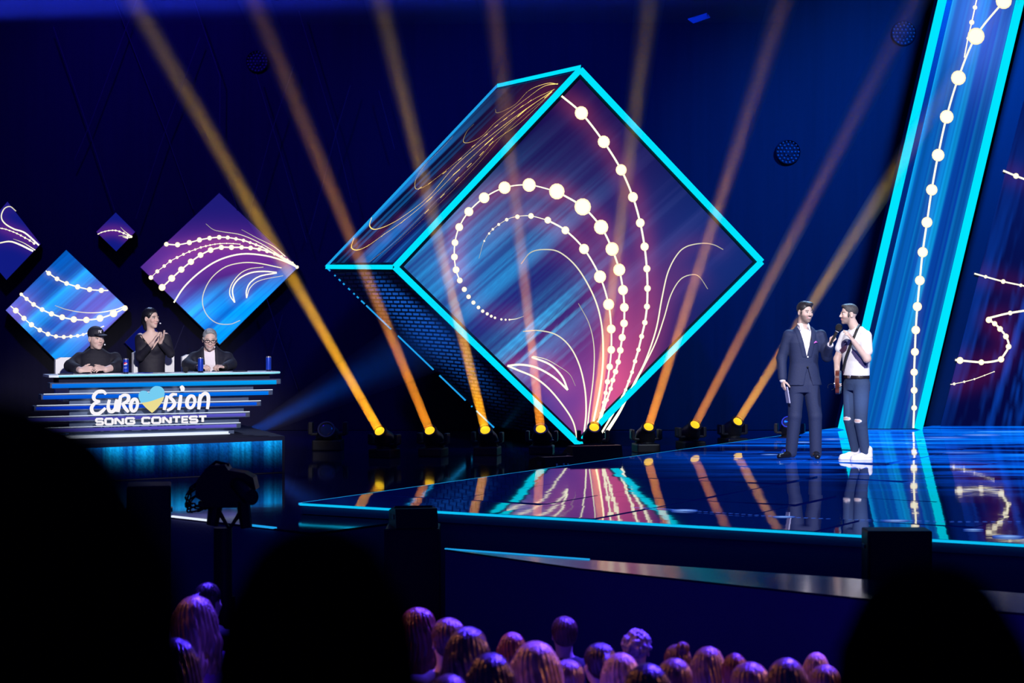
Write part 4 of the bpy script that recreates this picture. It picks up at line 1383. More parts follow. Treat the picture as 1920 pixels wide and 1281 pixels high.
def can(px, v, label, emblem):
    p = dk(du(px, v, Z_DK), v, Z_DK)
    r, h = 0.031, 0.168
    root = empty('drink_can', p, label, 'can', 'blue drink cans on the desk')
    MB().lathe([(r * 0.8, 0.0), (r * 0.97, 0.008), (r, 0.014), (r, h - 0.016), (r * 0.985, h - 0.012)], n=24).build('can_body', M_can, root, smooth=True)
    MB().lathe([(r * 0.84, 0.0), (r * 1.0, 0.009), (r * 1.004, 0.018)], n=24).build('can_foot', M_navy, root, smooth=True)
    lid = MB().lathe([(r * 0.985, h - 0.012), (r * 0.86, h), (r * 0.82, h), (r * 0.8, h - 0.004), (0.001, h - 0.005)], n=24).build('can_lid', M_alu, root, smooth=True)
    MB().box((0.006, 0, h - 0.002), (0.022, 0.012, 0.002)).build('pull_tab', M_alu, lid)
    if emblem:
        def patch(poly, mat, nm, lift):
            vs = [((r + lift) * math.sin(a / r + yaw), -(r + lift) * math.cos(a / r + yaw), z) for a, z in poly]
            root_o = raw_mesh(nm, vs, [tuple(range(len(vs)))])
            link(nm, root_o, mat, root)
        yaw = 0.05
        R, zc = 0.021, 0.105
        wave = lambda x: 0.004 * math.sin(x / R * 2.2)

        def cols_patch(lo_f, hi_f, mat, nm, lift):
            vs, fs = [], []
            xs_ = np.linspace(-R * 0.999, R * 0.999, 15)
            for x in xs_:
                e_ = math.sqrt(max(0, R * R - x * x))
                lo_, hi_ = max(-e_, lo_f(x)), min(e_, hi_f(x))
                hi_ = max(hi_, lo_)
                a = x / r + yaw
                for z in (lo_, hi_):
                    vs.append(((r + lift) * math.sin(a), -(r + lift) * math.cos(a), zc + z))
            fs = [(2 * i, 2 * i + 2, 2 * i + 3, 2 * i + 1) for i in range(14)]
            link(nm, raw_mesh(nm, vs, fs), mat, root)
        cols_patch(lambda x: -1, lambda x: 1, M_white, 'emblem_white', 0.0006)
        cols_patch(lambda x: 0.004 + wave(x), lambda x: 1, M_red, 'emblem_red', 0.0012)
        cols_patch(lambda x: -1, lambda x: -0.006 + wave(x), M_blue2, 'emblem_blue', 0.0012)
        for k, dx in enumerate((-0.0135, -0.0065, 0.0005, 0.0075, 0.0135)):   # tiny lower-case word under the emblem
            ex = 0.0022
            rr = r + 0.0008
            zc2 = 0.066
            vs = []
            for t in np.linspace(0, 2 * PI, 8, endpoint=False):
                for q in (1.0, 0.5):
                    a = (dx + ex * q * math.cos(t)) / r + yaw
                    vs.append((rr * math.sin(a), -rr * math.cos(a), zc2 + 0.0042 * q * math.sin(t)))
            if k < 4:
                a = (dx - ex) / r + yaw
            fs = [(2 * i, 2 * ((i + 1) % 8), 2 * ((i + 1) % 8) + 1, 2 * i + 1) for i in range(8)]
            if k in (0, 2, 3):
                b_ = len(vs)
                for xx, z_ in ((-ex, 0), (-ex * 0.4, 0), (-ex * 0.4, -0.008), (-ex, -0.008)):
                    a = (dx + xx) / r + yaw
                    vs.append((rr * math.sin(a), -rr * math.cos(a), zc2 + z_))
                fs.append((b_, b_ + 1, b_ + 2, b_ + 3))
            link('word_letter', raw_mesh('word_letter', vs, fs), M_white, root)
    return root


can(236, 0.16, 'blue drink can with a round red and white emblem beside the man in the cap', True)
can(376, 0.14, 'plain blue drink can in front of the man in glasses', False)
can(503.5, 0.24, 'plain blue drink can at the far right end of the desk', False)
M_foam = pbr('dark_foam', (0.012, 0.012, 0.016), 0.95, bump=(150, 0.6))
p = dk(du(348, 0.12, Z_DK), 0.12, Z_DK)
mic = empty('desk_microphone', p, 'black microphone with foam ball lying on the desk', 'microphone')
MB().lathe([(0.004, -0.033), (0.02, -0.027), (0.031, -0.012), (0.033, 0.004), (0.028, 0.02), (0.018, 0.031), (0.004, 0.035)], (0, 0, 0.034), dir_matrix(Vector((0.1, -1, 0.05))), 18).build('foam_ball', M_foam, mic, smooth=True)
MB().tube([(-0.003, 0.02, 0.028), (-0.02, 0.2, 0.018)], [0.014, 0.018], 12).build('handle', M_metal, mic, smooth=True)
M_paper = pbr('white_paper', (0.85, 0.86, 0.9), 0.7, bump=(30, 0.03))


def sheet(px, v, wx, wy, rz, name, label, cat, mat, th=0.003, group=None):
    p = dk(du(px, v, Z_DK), v, Z_DK)
    o = MB().box((0, 0, th / 2), (wx, wy, th), None, 0).build(name, mat)
    o.location = (p.x, p.y, Z_DK + 0.0005)
    o.rotation_euler = (0, 0, math.atan2(U_.y, U_.x) + rz)
    return tag(o, label, cat, group)


sheet(197, 0.14, 0.30, 0.21, 0.1, 'paper_sheet', 'white paper sheet under the folded hands of the man in the cap', 'paper', M_paper)
sheet(404, 0.14, 0.30, 0.21, -0.1, 'paper_sheet', 'white paper the man in glasses writes on', 'paper', M_paper)
sheet(272, 0.22, 0.12, 0.14, 0.3, 'booklet', 'blue booklet lying before the clapping woman', 'booklet', M_can, 0.006)
sheet(450, 0.22, 0.15, 0.075, 0.1, 'phone', 'black phone lying right of the man in glasses', 'phone', M_metal, 0.009)
sheet(123, 0.18, 0.15, 0.08, 0.0, 'phone', 'black phone at the left end of the desk by the white chair', 'phone', M_metal, 0.009)

# ------------------------------------------------------------------ dark gear in front of the stage
M_grille = pbr('black_grille', (0.01, 0.01, 0.014), 0.6, bump=(220, 0.6))


def speaker_box(root, c, s, yaw):
    R = Matrix.Rotation(yaw, 3, 'Z')
    MB().box(c, s, R, 0.015).build('cabinet', M_metal, root)
    MB().box(Vector(c) + R @ Vector((0, -s[1] / 2 - 0.006, 0)), (s[0] * 0.92, 0.012, s[2] * 0.92), R, 0.004).build('grille', M_grille, root)
    for sx in (-1, 1):
        MB().box(Vector(c) + R @ Vector((sx * (s[0] / 2 + 0.006), 0, s[2] * 0.2)), (0.012, 0.12, 0.03), R, 0.003).build('side_handle', M_glint, root)


p = at(280, 905, 17.4)
sp = empty('speaker_stack', (p.x, 17.4, 0), 'dark loudspeaker stack standing before the judges riser', 'loudspeaker')
for k in range(3):
    speaker_box(sp, (0, 0, 0.337 + k * 0.674), (0.335, 0.42, 0.67), 0.15)


def wedge(px, py, Y, z0, wx, label, flip, h=0.30):
    p = at(px, py, Y)
    root = empty('stage_monitor', (p.x, Y, z0), label, 'loudspeaker')
    prof = [(-0.22, 0.0), (0.22, 0.0), (0.20, 0.12), (-0.02, h), (-0.16, h)]
    m = MB()
    vs = [(-wx / 2, y, z) for y, z in prof] + [(wx / 2, y, z) for y, z in prof]
    n = len(prof)
    m.add(vs, [tuple(range(n)), tuple(range(n, 2 * n))[::-1]] + [(i, (i + 1) % n, n + (i + 1) % n, n + i) for i in range(n)])
    b = m.build('cabinet', M_metal, root)
    M_ = Matrix.Rotation(math.atan2(h - 0.12, -0.22), 3, 'X')
    MB().box((0, 0.095, (h + 0.12) / 2 + 0.006), (wx * 0.9, 0.26, 0.012), Matrix.Rotation(-math.atan2(h - 0.12, 0.22), 3, 'X')).build('grille', M_grille, root)
    for sx in (-1, 1):
        MB().box((sx * (wx / 2 + 0.004), -0.06, h * 0.55), (0.01, 0.1, 0.04)).build('side_handle', M_glint, root)
    root.rotation_euler = (0, 0, flip)
    return root


p = at(775, 960, 19.2)
fc = empty('flight_case', (p.x, 19.15, 0), 'dark flight case under the monitor at the stage corner', 'case')
MB().box((0, 0, 0.765), (0.46, 0.5, 1.49), None, 0.02).build('case_body', M_metal, fc)
for sx in (-1, 1):
    MB().box((sx * 0.215, -0.24, 0.76), (0.035, 0.035, 1.5)).build('corner_rail', M_metal, fc)
    MB().lathe([(0.03, -0.012), (0.03, 0.012)], (sx * 0.18, -0.2, 0.03), Matrix.Rotation(PI / 2, 3, 'Y'), 12).build('castor', M_metal, fc)
wedge(775, 955, 19.15, 1.512, 0.36, 'dark wedge monitor hiding the cyan edge near the stage corner', 0.2, 0.16)
mon = empty('stage_monitor', (at(1679, 1000, 17.05).x, 17.0, 0.0), 'black rectangular box covering the cyan stage edge below the guitarist', 'loudspeaker')
speaker_box(mon, (0, 0, 1.50), (0.49, 0.3, 0.42), 0.0)
MB().box((0, 0, 0.64), (0.47, 0.28, 1.28), None, 0.01).build('stand', M_metal, mon)
# gear behind the rear stage edge
wedge(1110, 858, 26.2, Z_LO, 0.62, 'low black wedge monitor before the cube corner', 0.35, 0.24)
mo2 = wedge(1035, 868, 25.4, Z_LO, 0.38, 'small tilted monitor with white markings left of the wedge', 0.5, 0.17)
for k, (x0, w_, h_) in enumerate(((-0.06, 0.012, 0.06), (-0.02, 0.05, 0.012), (0.03, 0.012, 0.06), (0.07, 0.04, 0.012), (0.085, 0.012, 0.05))):
    MB().box((x0, -0.215, 0.07), (w_, 0.02, h_)).build('white_marking', M_paper, mo2)

# ------------------------------------------------------------------ television camera
YC = 17.0
pc = at(418, 985, YC)
tv = empty('television_camera', (pc.x, YC, 0), 'black television camera on pedestal silhouetted against the glowing riser', 'camera')


def C(px, py, dy=0.0):
    q = at(px, py, YC)
    return Vector((q.x - pc.x, dy, q.z))


mmx = MB()
outl = [(372, 900), (384, 884), (398, 872), (425, 870), (432, 880), (462, 885), (478, 894), (483, 916), (470, 925), (466, 936), (440, 940), (392, 942), (370, 930)]
mmx.extrude([C(x, y, -0.12) for x, y in outl], (0, 0.24, 0))
mmx.build('camera_body', M_metal, tv)
MB().tube([C(440, 900, -0.05), C(474, 925, -0.3), C(482, 925, -0.34)], [0.05, 0.055, 0.06], 16).build('lens_barrel', M_metal, tv, smooth=True)
MB().box(C(462, 922, 0.08), (0.10, 0.10, 0.12), None, 0.01).build('viewfinder', M_metal, tv)
MB().tube([C(384, 884), C(405, 866), C(430, 872)], 0.012, 8).build('top_handle', M_metal, tv)
MB().box(C(412, 944, 0), (0.30, 0.22, 0.05), None, 0.01).build('pan_head', M_metal, tv)
for a, b in (((405, 945), (398, 985)), ((455, 935), (462, 990))):
    MB().tube([C(*a), C(*b)], [0.055, 0.045], 10).build('steering_arm', M_metal, tv)
MB().tube([C(408, 955), C(430, 992), C(455, 955)], 0.02, 8).build('cross_brace', M_metal, tv)
MB().lathe([(0.09, 0.35), (0.09, 1.2), (0.07, 1.2), (0.07, 1.72)], n=20).build('pedestal_column', M_metal, tv, smooth=True)
for k in range(3):
    a = 2 * PI * k / 3 + 0.4
    leg = MB().bar((0, 0, 0.34), (0.42 * math.cos(a), 0.42 * math.sin(a), 0.12), 0.08, 0.08).build('pedestal_leg', M_metal, tv)
    MB().lathe([(0.06, -0.03), (0.06, 0.03)], (0.42 * math.cos(a), 0.42 * math.sin(a), 0.062), Matrix.Rotation(PI / 2, 3, 'X'), 14).build('wheel', M_metal, leg)
rs = random.Random(4)
for k in range(7):
    x0, y0 = 372 + rs.uniform(-4, 12), 905 + rs.uniform(-5, 20)
    x1 = 352 + rs.uniform(-5, 14)
    pts = [(x0, y0), (x1, y0 + 15), (x1 - 4 + rs.uniform(-3, 6), y0 + 38), (x1 + 10 + rs.uniform(-3, 6), 955 + rs.uniform(-12, 12)), (385 + rs.uniform(-8, 12), 948 + rs.uniform(-6, 6))]
    MB().tube([C(p[0], p[1], 0.05 * math.sin(i + k)) for i, p in enumerate(catmull(pts, 7))], 0.007, 6).build('cable', M_metal, tv)

# ------------------------------------------------------------------ smooth bodies: fields of blended shapes turned into one surface
def V3(*a):
    return np.array(a, float)


class Field:
    def __init__(self, k=0.02):
        self.items = []
        self.k = k

    def add(self, fn, lo, hi, k=None, op='u'):
        self.items.append((fn, np.array(lo, float), np.array(hi, float), self.k if k is None else k, op))
        return self

    def cone(self, a, b, ra, rb=None, k=None, op='u'):
        a, b = np.array(a, float), np.array(b, float)
        rb = ra if rb is None else rb
        ab = b - a
        L2 = max(1e-9, ab @ ab)

        def fn(X, Y, Z):
            t = np.clip(((X - a[0]) * ab[0] + (Y - a[1]) * ab[1] + (Z - a[2]) * ab[2]) / L2, 0, 1)
            return np.sqrt((X - a[0] - t * ab[0]) ** 2 + (Y - a[1] - t * ab[1]) ** 2 + (Z - a[2] - t * ab[2]) ** 2) - (ra + (rb - ra) * t)
        r = max(ra, rb)
        return self.add(fn, np.minimum(a, b) - r, np.maximum(a, b) + r, k, op)

    def chain(self, pts, rs, k=None):
        for i in range(len(pts) - 1):
            self.cone(pts[i], pts[i + 1], rs[i], rs[i + 1], k)
        return self

    def ell(self, c, r, R=None, k=None, op='u'):
        c, r = np.array(c, float), np.array(r, float)
        Rm = np.eye(3) if R is None else np.array(R)

        def fn(X, Y, Z):
            x, y, z = X - c[0], Y - c[1], Z - c[2]
            u = x * Rm[0, 0] + y * Rm[1, 0] + z * Rm[2, 0]
            v = x * Rm[0, 1] + y * Rm[1, 1] + z * Rm[2, 1]
            w_ = x * Rm[0, 2] + y * Rm[1, 2] + z * Rm[2, 2]
            k0 = np.sqrt((u / r[0]) ** 2 + (v / r[1]) ** 2 + (w_ / r[2]) ** 2)
            k1 = np.sqrt((u / r[0] ** 2) ** 2 + (v / r[1] ** 2) ** 2 + (w_ / r[2] ** 2) ** 2) + 1e-9
            return k0 * (k0 - 1) / k1
        e = np.abs(Rm) @ r
        return self.add(fn, c - e, c + e, k, op)

    def box(self, c, h, R=None, rnd=0.01, k=None, op='u'):
        c, h = np.array(c, float), np.array(h, float)
        Rm = np.eye(3) if R is None else np.array(R)

        def fn(X, Y, Z):
            x, y, z = X - c[0], Y - c[1], Z - c[2]
            q = [np.abs(x * Rm[0, i] + y * Rm[1, i] + z * Rm[2, i]) - h[i] + rnd for i in range(3)]
            return np.sqrt(sum(np.maximum(a, 0) ** 2 for a in q)) + np.minimum(np.maximum(q[0], np.maximum(q[1], q[2])), 0) - rnd
        e = np.abs(Rm) @ h
        return self.add(fn, c - e, c + e, k, op)

    def stack(self, lev, yaw=0.0, p=2.3, k=None, mod=None, op='u'):
        """body section rings (z, cx, cy, rx, ry); mod(d, u, w, Z) may carve the field, w positive to the front"""
        lev = np.array(sorted(lev), float)
        f = (math.sin(yaw), -math.cos(yaw))
        l = (math.cos(yaw), math.sin(yaw))

        def fn(X, Y, Z):
            I = lambda j: np.interp(Z, lev[:, 0], lev[:, j])
            dx, dy = X - I(1), Y - I(2)
            u = dx * l[0] + dy * l[1]
            w_ = dx * f[0] + dy * f[1]
            rx, ry = I(3), I(4)
            d = (((np.abs(u) / rx) ** p + (np.abs(w_) / ry) ** p) ** (1 / p) - 1) * np.minimum(rx, ry)
            d = np.maximum(d, np.maximum(lev[0, 0] - Z, Z - lev[-1, 0]))
            if mod is not None:
                d = mod(d, u, w_, Z)
            return d
        m = max(lev[:, 3].max(), lev[:, 4].max())
        lo = [lev[:, 1].min() - m, lev[:, 2].min() - m, lev[0, 0]]
        hi = [lev[:, 1].max() + m, lev[:, 2].max() + m, lev[-1, 0]]
        return self.add(fn, lo, hi, k, op)

    def mesh(self, h):
        pos = [it for it in self.items if it[4] == 'u']
        lo = np.min([it[1] - it[3] for it in pos], 0) - 3 * h
        hi = np.max([it[2] + it[3] for it in pos], 0) + 3 * h
        n = np.ceil((hi - lo) / h).astype(int) + 1
        D = np.full(n, 1.0, dtype=np.float32)
        ax = [lo[i] + h * np.arange(n[i]) for i in range(3)]
        for fn, a, b, k, op in self.items:
            m = k + 2.5 * h
            i0 = np.maximum(0, np.floor((a - m - lo) / h).astype(int))
            i1 = np.minimum(n, np.ceil((b + m - lo) / h).astype(int) + 1)
            if (i1 <= i0).any():
                continue
            sl = tuple(slice(i0[j], i1[j]) for j in range(3))
            d = fn(ax[0][sl[0]][:, None, None], ax[1][sl[1]][None, :, None], ax[2][sl[2]][None, None, :])
            cur = D[sl]
            k = max(k, 1e-4)
            if op == 'u':
                t = np.clip(0.5 + 0.5 * (cur - d) / k, 0, 1)
                D[sl] = cur * (1 - t) + d * t - k * t * (1 - t)
            else:
                t = np.clip(0.5 - 0.5 * (cur + d) / k, 0, 1)
                D[sl] = cur * (1 - t) - d * t + k * t * (1 - t)
        return nets(D, lo, h)


def nets(D, lo, h):
    S = D < 0
    A_ = S[:-1, :-1, :-1].astype(np.int8)
    cnt = A_.copy()
    corners = [(i, j, k) for i in (0, 1) for j in (0, 1) for k in (0, 1)]
    nx, ny, nz = (s - 1 for s in D.shape)
    cnt = np.zeros((nx, ny, nz), np.int8)
    for i, j, k in corners:
        cnt += S[i:i + nx, j:j + ny, k:k + nz]
    act = np.argwhere((cnt > 0) & (cnt < 8))
    if len(act) == 0:
        return np.zeros((0, 3)), np.zeros((0, 4), int)
    idx = np.full((nx, ny, nz), -1, np.int32)
    idx[act[:, 0], act[:, 1], act[:, 2]] = np.arange(len(act))
    acc = np.zeros((len(act), 3)); num = np.zeros(len(act))
    val = {c: D[act[:, 0] + c[0], act[:, 1] + c[1], act[:, 2] + c[2]].astype(float) for c in corners}
    for a in corners:
        for ax in range(3):
            if a[ax] == 0:
                b = list(a); b[ax] = 1; b = tuple(b)
                va, vb = val[a], val[b]
                m = (va < 0) != (vb < 0)
                t = va / np.where(m, va - vb, 1)
                p = np.array(a, float)[None, :].repeat(len(act), 0)
                p[:, ax] = t
                acc[m] += p[m]; num[m] += 1
    P_ = lo + h * (act + acc / num[:, None])
    faces = []
    for ax in range(3):
        o = [(1, 2), (2, 0), (0, 1)][ax]
        s0 = [slice(None)] * 3; s1 = [slice(None)] * 3
        s0[ax] = slice(None, -1); s1[ax] = slice(1, None)
        E = S[tuple(s0)] != S[tuple(s1)]
        q = np.argwhere(E)
        q = q[(q[:, o[0]] > 0) & (q[:, o[1]] > 0) & (q[:, o[0]] < D.shape[o[0]] - 1) & (q[:, o[1]] < D.shape[o[1]] - 1)]
        fl = S[q[:, 0], q[:, 1], q[:, 2]]
        def cell(a, b):
            r = q.copy(); r[:, o[0]] -= a; r[:, o[1]] -= b
            return idx[r[:, 0], r[:, 1], r[:, 2]]
        F = np.stack([cell(1, 1), cell(0, 1), cell(0, 0), cell(1, 0)], 1)
        F[~fl] = F[~fl][:, ::-1]
        faces.append(F)
    return P_, np.concatenate(faces)


def body_obj(name, field, h, mat, parent=None, colfn=None, loc=None):
    P_, F = field.mesh(h)
    me = raw_mesh(name, P_, F, colfn(P_) if colfn else None, smooth=True)
    return link(name, me, mat, parent, loc)


M_skin = pbr('skin', (0.7, 0.5, 0.45), 0.55, attr=True)
M_skin.node_tree.nodes['Principled BSDF'].inputs['Subsurface Weight'].default_value = 0.0


class Head:
    """head with a face, in its own frame; c is the middle of the skull between the ears"""

    def __init__(self, c, yaw, pitch=0.0, roll=0.0, s=1.0):
        self.c = np.array(c, float)
        self.R = np.array(rot_frame(yaw, pitch, roll))
        self.s = s

    def P(self, x, y, z):
        return self.c + self.R @ (np.array((x, y, z), float) * self.s)

    def e(self, f, c, r, k=0.01, op='u', rot=None):
        R = self.R if rot is None else self.R @ np.array(rot)
        f.ell(self.P(*c), np.array(r) * self.s, R, k, op)

    def build(self, f, neck, female=False, nose=1.0, jaw=1.0, smile=0.0):
        e = self.e
        e(f, (0, -0.014, 0.034), (0.073, 0.091, 0.083), 0.01)
        e(f, (0, 0.022, -0.022), (0.063 * jaw, 0.066, 0.074), 0.02)
        e(f, (0, 0.046, -0.072), (0.041 * jaw, 0.036, 0.034), 0.02)
        e(f, (0, 0.068, -0.094), (0.02 * jaw, 0.016, 0.014), 0.012)
        for sx in (-1, 1):
            e(f, (sx * 0.036, 0.060, -0.022), (0.024, 0.022, 0.022), 0.015)
            e(f, (sx * 0.030, 0.098, 0.010), (0.016, 0.012, 0.010), 0.008, 's')
            e(f, (sx * 0.031, 0.0745, 0.009), (0.0125, 0.0125, 0.0115), 0.002)
            e(f, (sx * 0.028, 0.081, 0.026), (0.020, 0.006, 0.005), 0.008)
            e(f, (sx * 0.0755, -0.010, -0.004), (0.009, 0.019, 0.031), 0.004)
            e(f, (sx * 0.080, -0.004, -0.002), (0.006, 0.010, 0.018), 0.004, 's')
            e(f, (sx * 0.012, 0.095, -0.026), (0.008, 0.009, 0.007), 0.004)
        f.cone(self.P(0, 0.083, 0.018), self.P(0, 0.105 * (1 + 0.04 * (nose - 1)), -0.022), 0.0065 * self.s, 0.0105 * self.s * nose, 0.008)
        e(f, (0, 0.0835, -0.0495), (0.022 + 0.006 * smile, 0.010, 0.0055), 0.004)
        e(f, (0, 0.0825, -0.060), (0.019 + 0.006 * smile, 0.010, 0.006), 0.004)
        e(f, (0, 0.094, -0.0545), (0.021 + 0.006 * smile, 0.006, 0.0016), 0.002, 's')
        r = 0.044 if female else 0.055
        f.cone(self.P(0, -0.018, -0.05), neck, r * self.s, r * 1.05 * self.s, 0.025)

    def local(self, P_):
        return ((P_ - self.c) @ self.R) / self.s

    def colours(self, P_, skin, beard=0.0, beardcol=(0.05, 0.04, 0.04), brow=(0.03, 0.025, 0.03), lip=(0.55, 0.22, 0.22), makeup=0.0, smile=0.0):
        q = self.local(P_)
        x, y, z = q[:, 0], q[:, 1], q[:, 2]
        c = np.repeat(np.array(skin)[None], len(q), 0)
        ax = np.abs(x)
        near = (np.abs(z) < 0.14) & (ax < 0.1) & (np.abs(y) < 0.14)

        def mix(m, col, a=1.0):
            w_ = (np.clip(m, 0, 1) * a * near)[:, None]
            return c * (1 - w_) + np.array(col)[None] * w_
        c = mix(gz(ax, 0.036, 0.022) * gz(z, -0.025, 0.022) * (y > 0.03), (skin[0] * 1.05, skin[1] * 0.8, skin[2] * 0.8), 0.5)
        if beard > 0:
            jawm = np.clip((-(z + 0.020) / 0.020), 0, 1) * np.clip((y + 0.005) / 0.02, 0, 1) * (z > -0.125)
            lips = gz(ax, 0, 0.026) * gz(z, -0.055, 0.012)
            jawm = np.clip(jawm - 1.2 * lips * (y > 0.06), 0, 1) * (1 - 0.75 * gz(ax, 0.04, 0.016) * gz(z, -0.036, 0.012))
            c = mix(jawm, beardcol, beard)
            c = mix(gz(ax, 0, 0.031, 6) * gz(z, -0.0415 - 0.25 * np.clip(ax - 0.012, 0, 1), 0.0050) * (y > 0.05), beardcol, min(1, beard * 1.25))
            c = mix(gz(ax, 0.072, 0.012) * (z < 0.03) * (z > -0.05) * (y > 0.0) * (y < 0.045), beardcol, beard * 0.8)
        c = mix((ax < 0.026 + 0.006 * smile) * gz(z, -0.0555 + smile * 4.0 * ax ** 2 * 1.5, 0.0075) * (y > 0.055), lip)
        if smile > 0:
            c = mix((ax < 0.019) * gz(z, -0.0545 + 0.3 * ax * smile, 0.0032) * (y > 0.06), (0.9, 0.88, 0.86), smile)
        if makeup:
            c = mix((gz(ax, 0.031, 0.017) * gz(z, 0.012, 0.010) * (y > 0.05)), (0.08, 0.05, 0.07), makeup)
        c = mix(gz(ax, 0.031, 0.0125, 6) * gz(z, 0.009, 0.0052, 6) * (y > 0.05), (0.55, 0.53, 0.53))
        c = mix(gz(ax, 0.031, 0.0065, 6) * gz(z, 0.009, 0.0068, 6) * (y > 0.05), (0.02, 0.018, 0.02))
        c = mix(gz(ax, 0.031, 0.015, 6) * gz(z, 0.0155, 0.0026, 4) * (y > 0.05), (0.05, 0.035, 0.04), 0.9)
        c = mix(gz(ax, 0.031, 0.019, 6) * gz(z, 0.028 - 0.15 * np.clip(ax - 0.035, 0, 1), 0.0042, 4) * (y > 0.04), brow, 0.95)
        return c


def gz(v, c, s, p=2):
    return np.exp(-np.abs((v - c) / s) ** p)


def unit(v):
    v = np.array(v, float)
    return v / np.linalg.norm(v)


def hand(f, wrist, fdir, palm, side, curl=(0.5, 0.5, 0.5, 0.5), tcurl=0.3, s=1.0, spread=0.06, thumb_open=0.75):
    """wrist point, direction of the straight fingers, palm normal, side +1/-1 chooses the thumb side"""
    fd, pn = unit(fdir), np.array(palm, float)
    pn = unit(pn - fd * (pn @ fd))
    sd = np.cross(fd, pn) * side
    w_ = np.array(wrist, float)
    offs = (0.030, 0.010, -0.010, -0.029)
    lens = (0.070, 0.079, 0.073, 0.056)
    for o, L_, cu in zip(offs, lens, curl):
        kn = w_ + (fd * (0.088 - 0.25 * abs(o - 0.008)) + sd * o) * s
        f.cone(w_ + (fd * 0.012 + sd * o * 0.55) * s, kn, 0.0145 * s, 0.0115 * s, 0.010)
        d0 = unit(fd + sd * (o / 0.03) * spread)
        p = kn
        a = 0.0
        for q, (fr, r) in enumerate(((0.46, 0.0092), (0.30, 0.0085), (0.24, 0.0076))):
            a += cu * (0.9 if q == 0 else 1.15)
            d = d0 * math.cos(a) + pn * math.sin(a)
            p2 = p + d * L_ * fr * s
            f.cone(p, p2, r * s * 1.04, r * s, 0.0035)
            p = p2
    tb = w_ + (fd * 0.028 + sd * 0.026 + pn * 0.004) * s
    d = unit(fd * 0.7 + sd * thumb_open + pn * tcurl)
    p1 = tb + d * 0.040 * s
    f.cone(w_ + fd * 0.015 * s, tb, 0.015 * s, 0.0145 * s, 0.010)
    f.cone(tb, p1, 0.0135 * s, 0.011 * s, 0.008)
    d = unit(d + fd * 0.5 + pn * tcurl * 0.6 - sd * tcurl * 0.5)
    p2 = p1 + d * 0.030 * s
    f.cone(p1, p2, 0.0105 * s, 0.0095 * s, 0.004)
    d = unit(d + fd * 0.2 - sd * tcurl * 0.5)
    f.cone(p2, p2 + d * 0.022 * s, 0.0095 * s, 0.008 * s, 0.004)


SKIN_A = (0.66, 0.475, 0.41)
SKIN_B = (0.74, 0.55, 0.48)
M_suit = pbr('navy_suit_wool', (0.012, 0.022, 0.082), 0.75, bump=(120, 0.25), vary=0.15)
M_suit_lapel = pbr('navy_lapel', (0.036, 0.044, 0.115), 0.6, bump=(120, 0.25))
M_shirt = pbr('white_shirt_cotton', (0.85, 0.80, 0.86), 0.7, bump=(25, 0.25))
M_tee = pbr('white_tee_cotton', (0.86, 0.86, 0.88), 0.75, attr=True, bump=(14, 0.35))
M_jeans = pbr('blue_denim', (0.07, 0.12, 0.24), 0.85, attr=True, bump=(30, 0.3))
M_shoe_b = pbr('black_leather', (0.008, 0.008, 0.012), 0.25, bump=(30, 0.05))
M_shoe_w = pbr('white_sneaker', (0.82, 0.80, 0.86), 0.55, bump=(50, 0.2))
M_sole = pbr('pale_rubber', (0.75, 0.74, 0.8), 0.6, bump=(40, 0.1))
M_hair_d = pbr('dark_brown_hair', (0.02, 0.018, 0.024), 0.42, bump=(60, 0.8, (1, 1, 0.2)))
M_hair_b = pbr('black_hair', (0.008, 0.008, 0.012), 0.35, bump=(60, 0.8, (1, 1, 0.2)))
M_hair_m = pbr('brown_short_hair', (0.05, 0.045, 0.05), 0.5, bump=(80, 0.8))
M_hair_g = pbr('grey_hair', (0.30, 0.33, 0.35), 0.55, bump=(80, 0.8))
M_blacktop = pbr('black_jersey', (0.006, 0.006, 0.016), 0.8, bump=(18, 0.5))
M_dress = pbr('black_dress', (0.008, 0.007, 0.018), 0.7, bump=(14, 0.5))
M_blazer = pbr('dark_navy_blazer', (0.007, 0.009, 0.024), 0.75, bump=(20, 0.45))
M_strap = pbr('black_strap', (0.008, 0.008, 0.01), 0.6, bump=(60, 0.2))
M_pink = pbr('purple_pocket_silk', (0.55, 0.12, 0.55), 0.5, bump=(60, 0.1))
M_belt = pbr('black_belt_leather', (0.015, 0.012, 0.014), 0.35, bump=(40, 0.1))
M_guitar = pbr('sunburst_guitar_lacquer', (0.12, 0.03, 0.02), 0.15, bump=(10, 0.02), vary=0.6, vscale=6)


def pnt(cx, cy, sc):
    return lambda px, py, dy=0.0: V3((px - cx) * sc, dy, (cy - py) * sc)


# ------------------------------------------------------------------ the man in the suit
HY = on_z(1500, 859, Z_ST).y
host = empty('person', ((1500 - 960) * HY / FPX, HY, Z_ST), 'man in a navy suit holding out a microphone and cue cards', 'person')
g_ = pnt(1500, 859, HY / FPX)
f = Field(0.02)
hh = Head(g_(1509, 586.3, -0.02), 0.52, 0.05, -0.03, 1.04)
hh.build(f, g_(1505, 612, 0.01), smile=0.8, jaw=1.10)
yaw_h = 0.18
tl = [(0.80, 0.04, 0.0, 0.145, 0.095), (0.95, 0.04, 0, 0.135, 0.09), (1.10, 0.045, 0, 0.125, 0.085), (1.30, 0.045, 0.0, 0.15, 0.10), (1.42, 0.045, 0.01, 0.14, 0.085), (1.50, 0.04, 0.015, 0.07, 0.06)]
f.stack(tl, yaw_h, 2.2, 0.03)
shL, elL, wrL = g_(1480, 629, 0.0), g_(1466, 672, 0.03), g_(1466, 711, -0.06)
shR, elR, wrR = g_(1538, 629, 0.0), g_(1551, 669, 0.0), g_(1552.5, 647, -0.17)
f.chain([shL, elL, wrL], [0.045, 0.036, 0.027])
f.chain([shR, elR, wrR], [0.045, 0.036, 0.027])
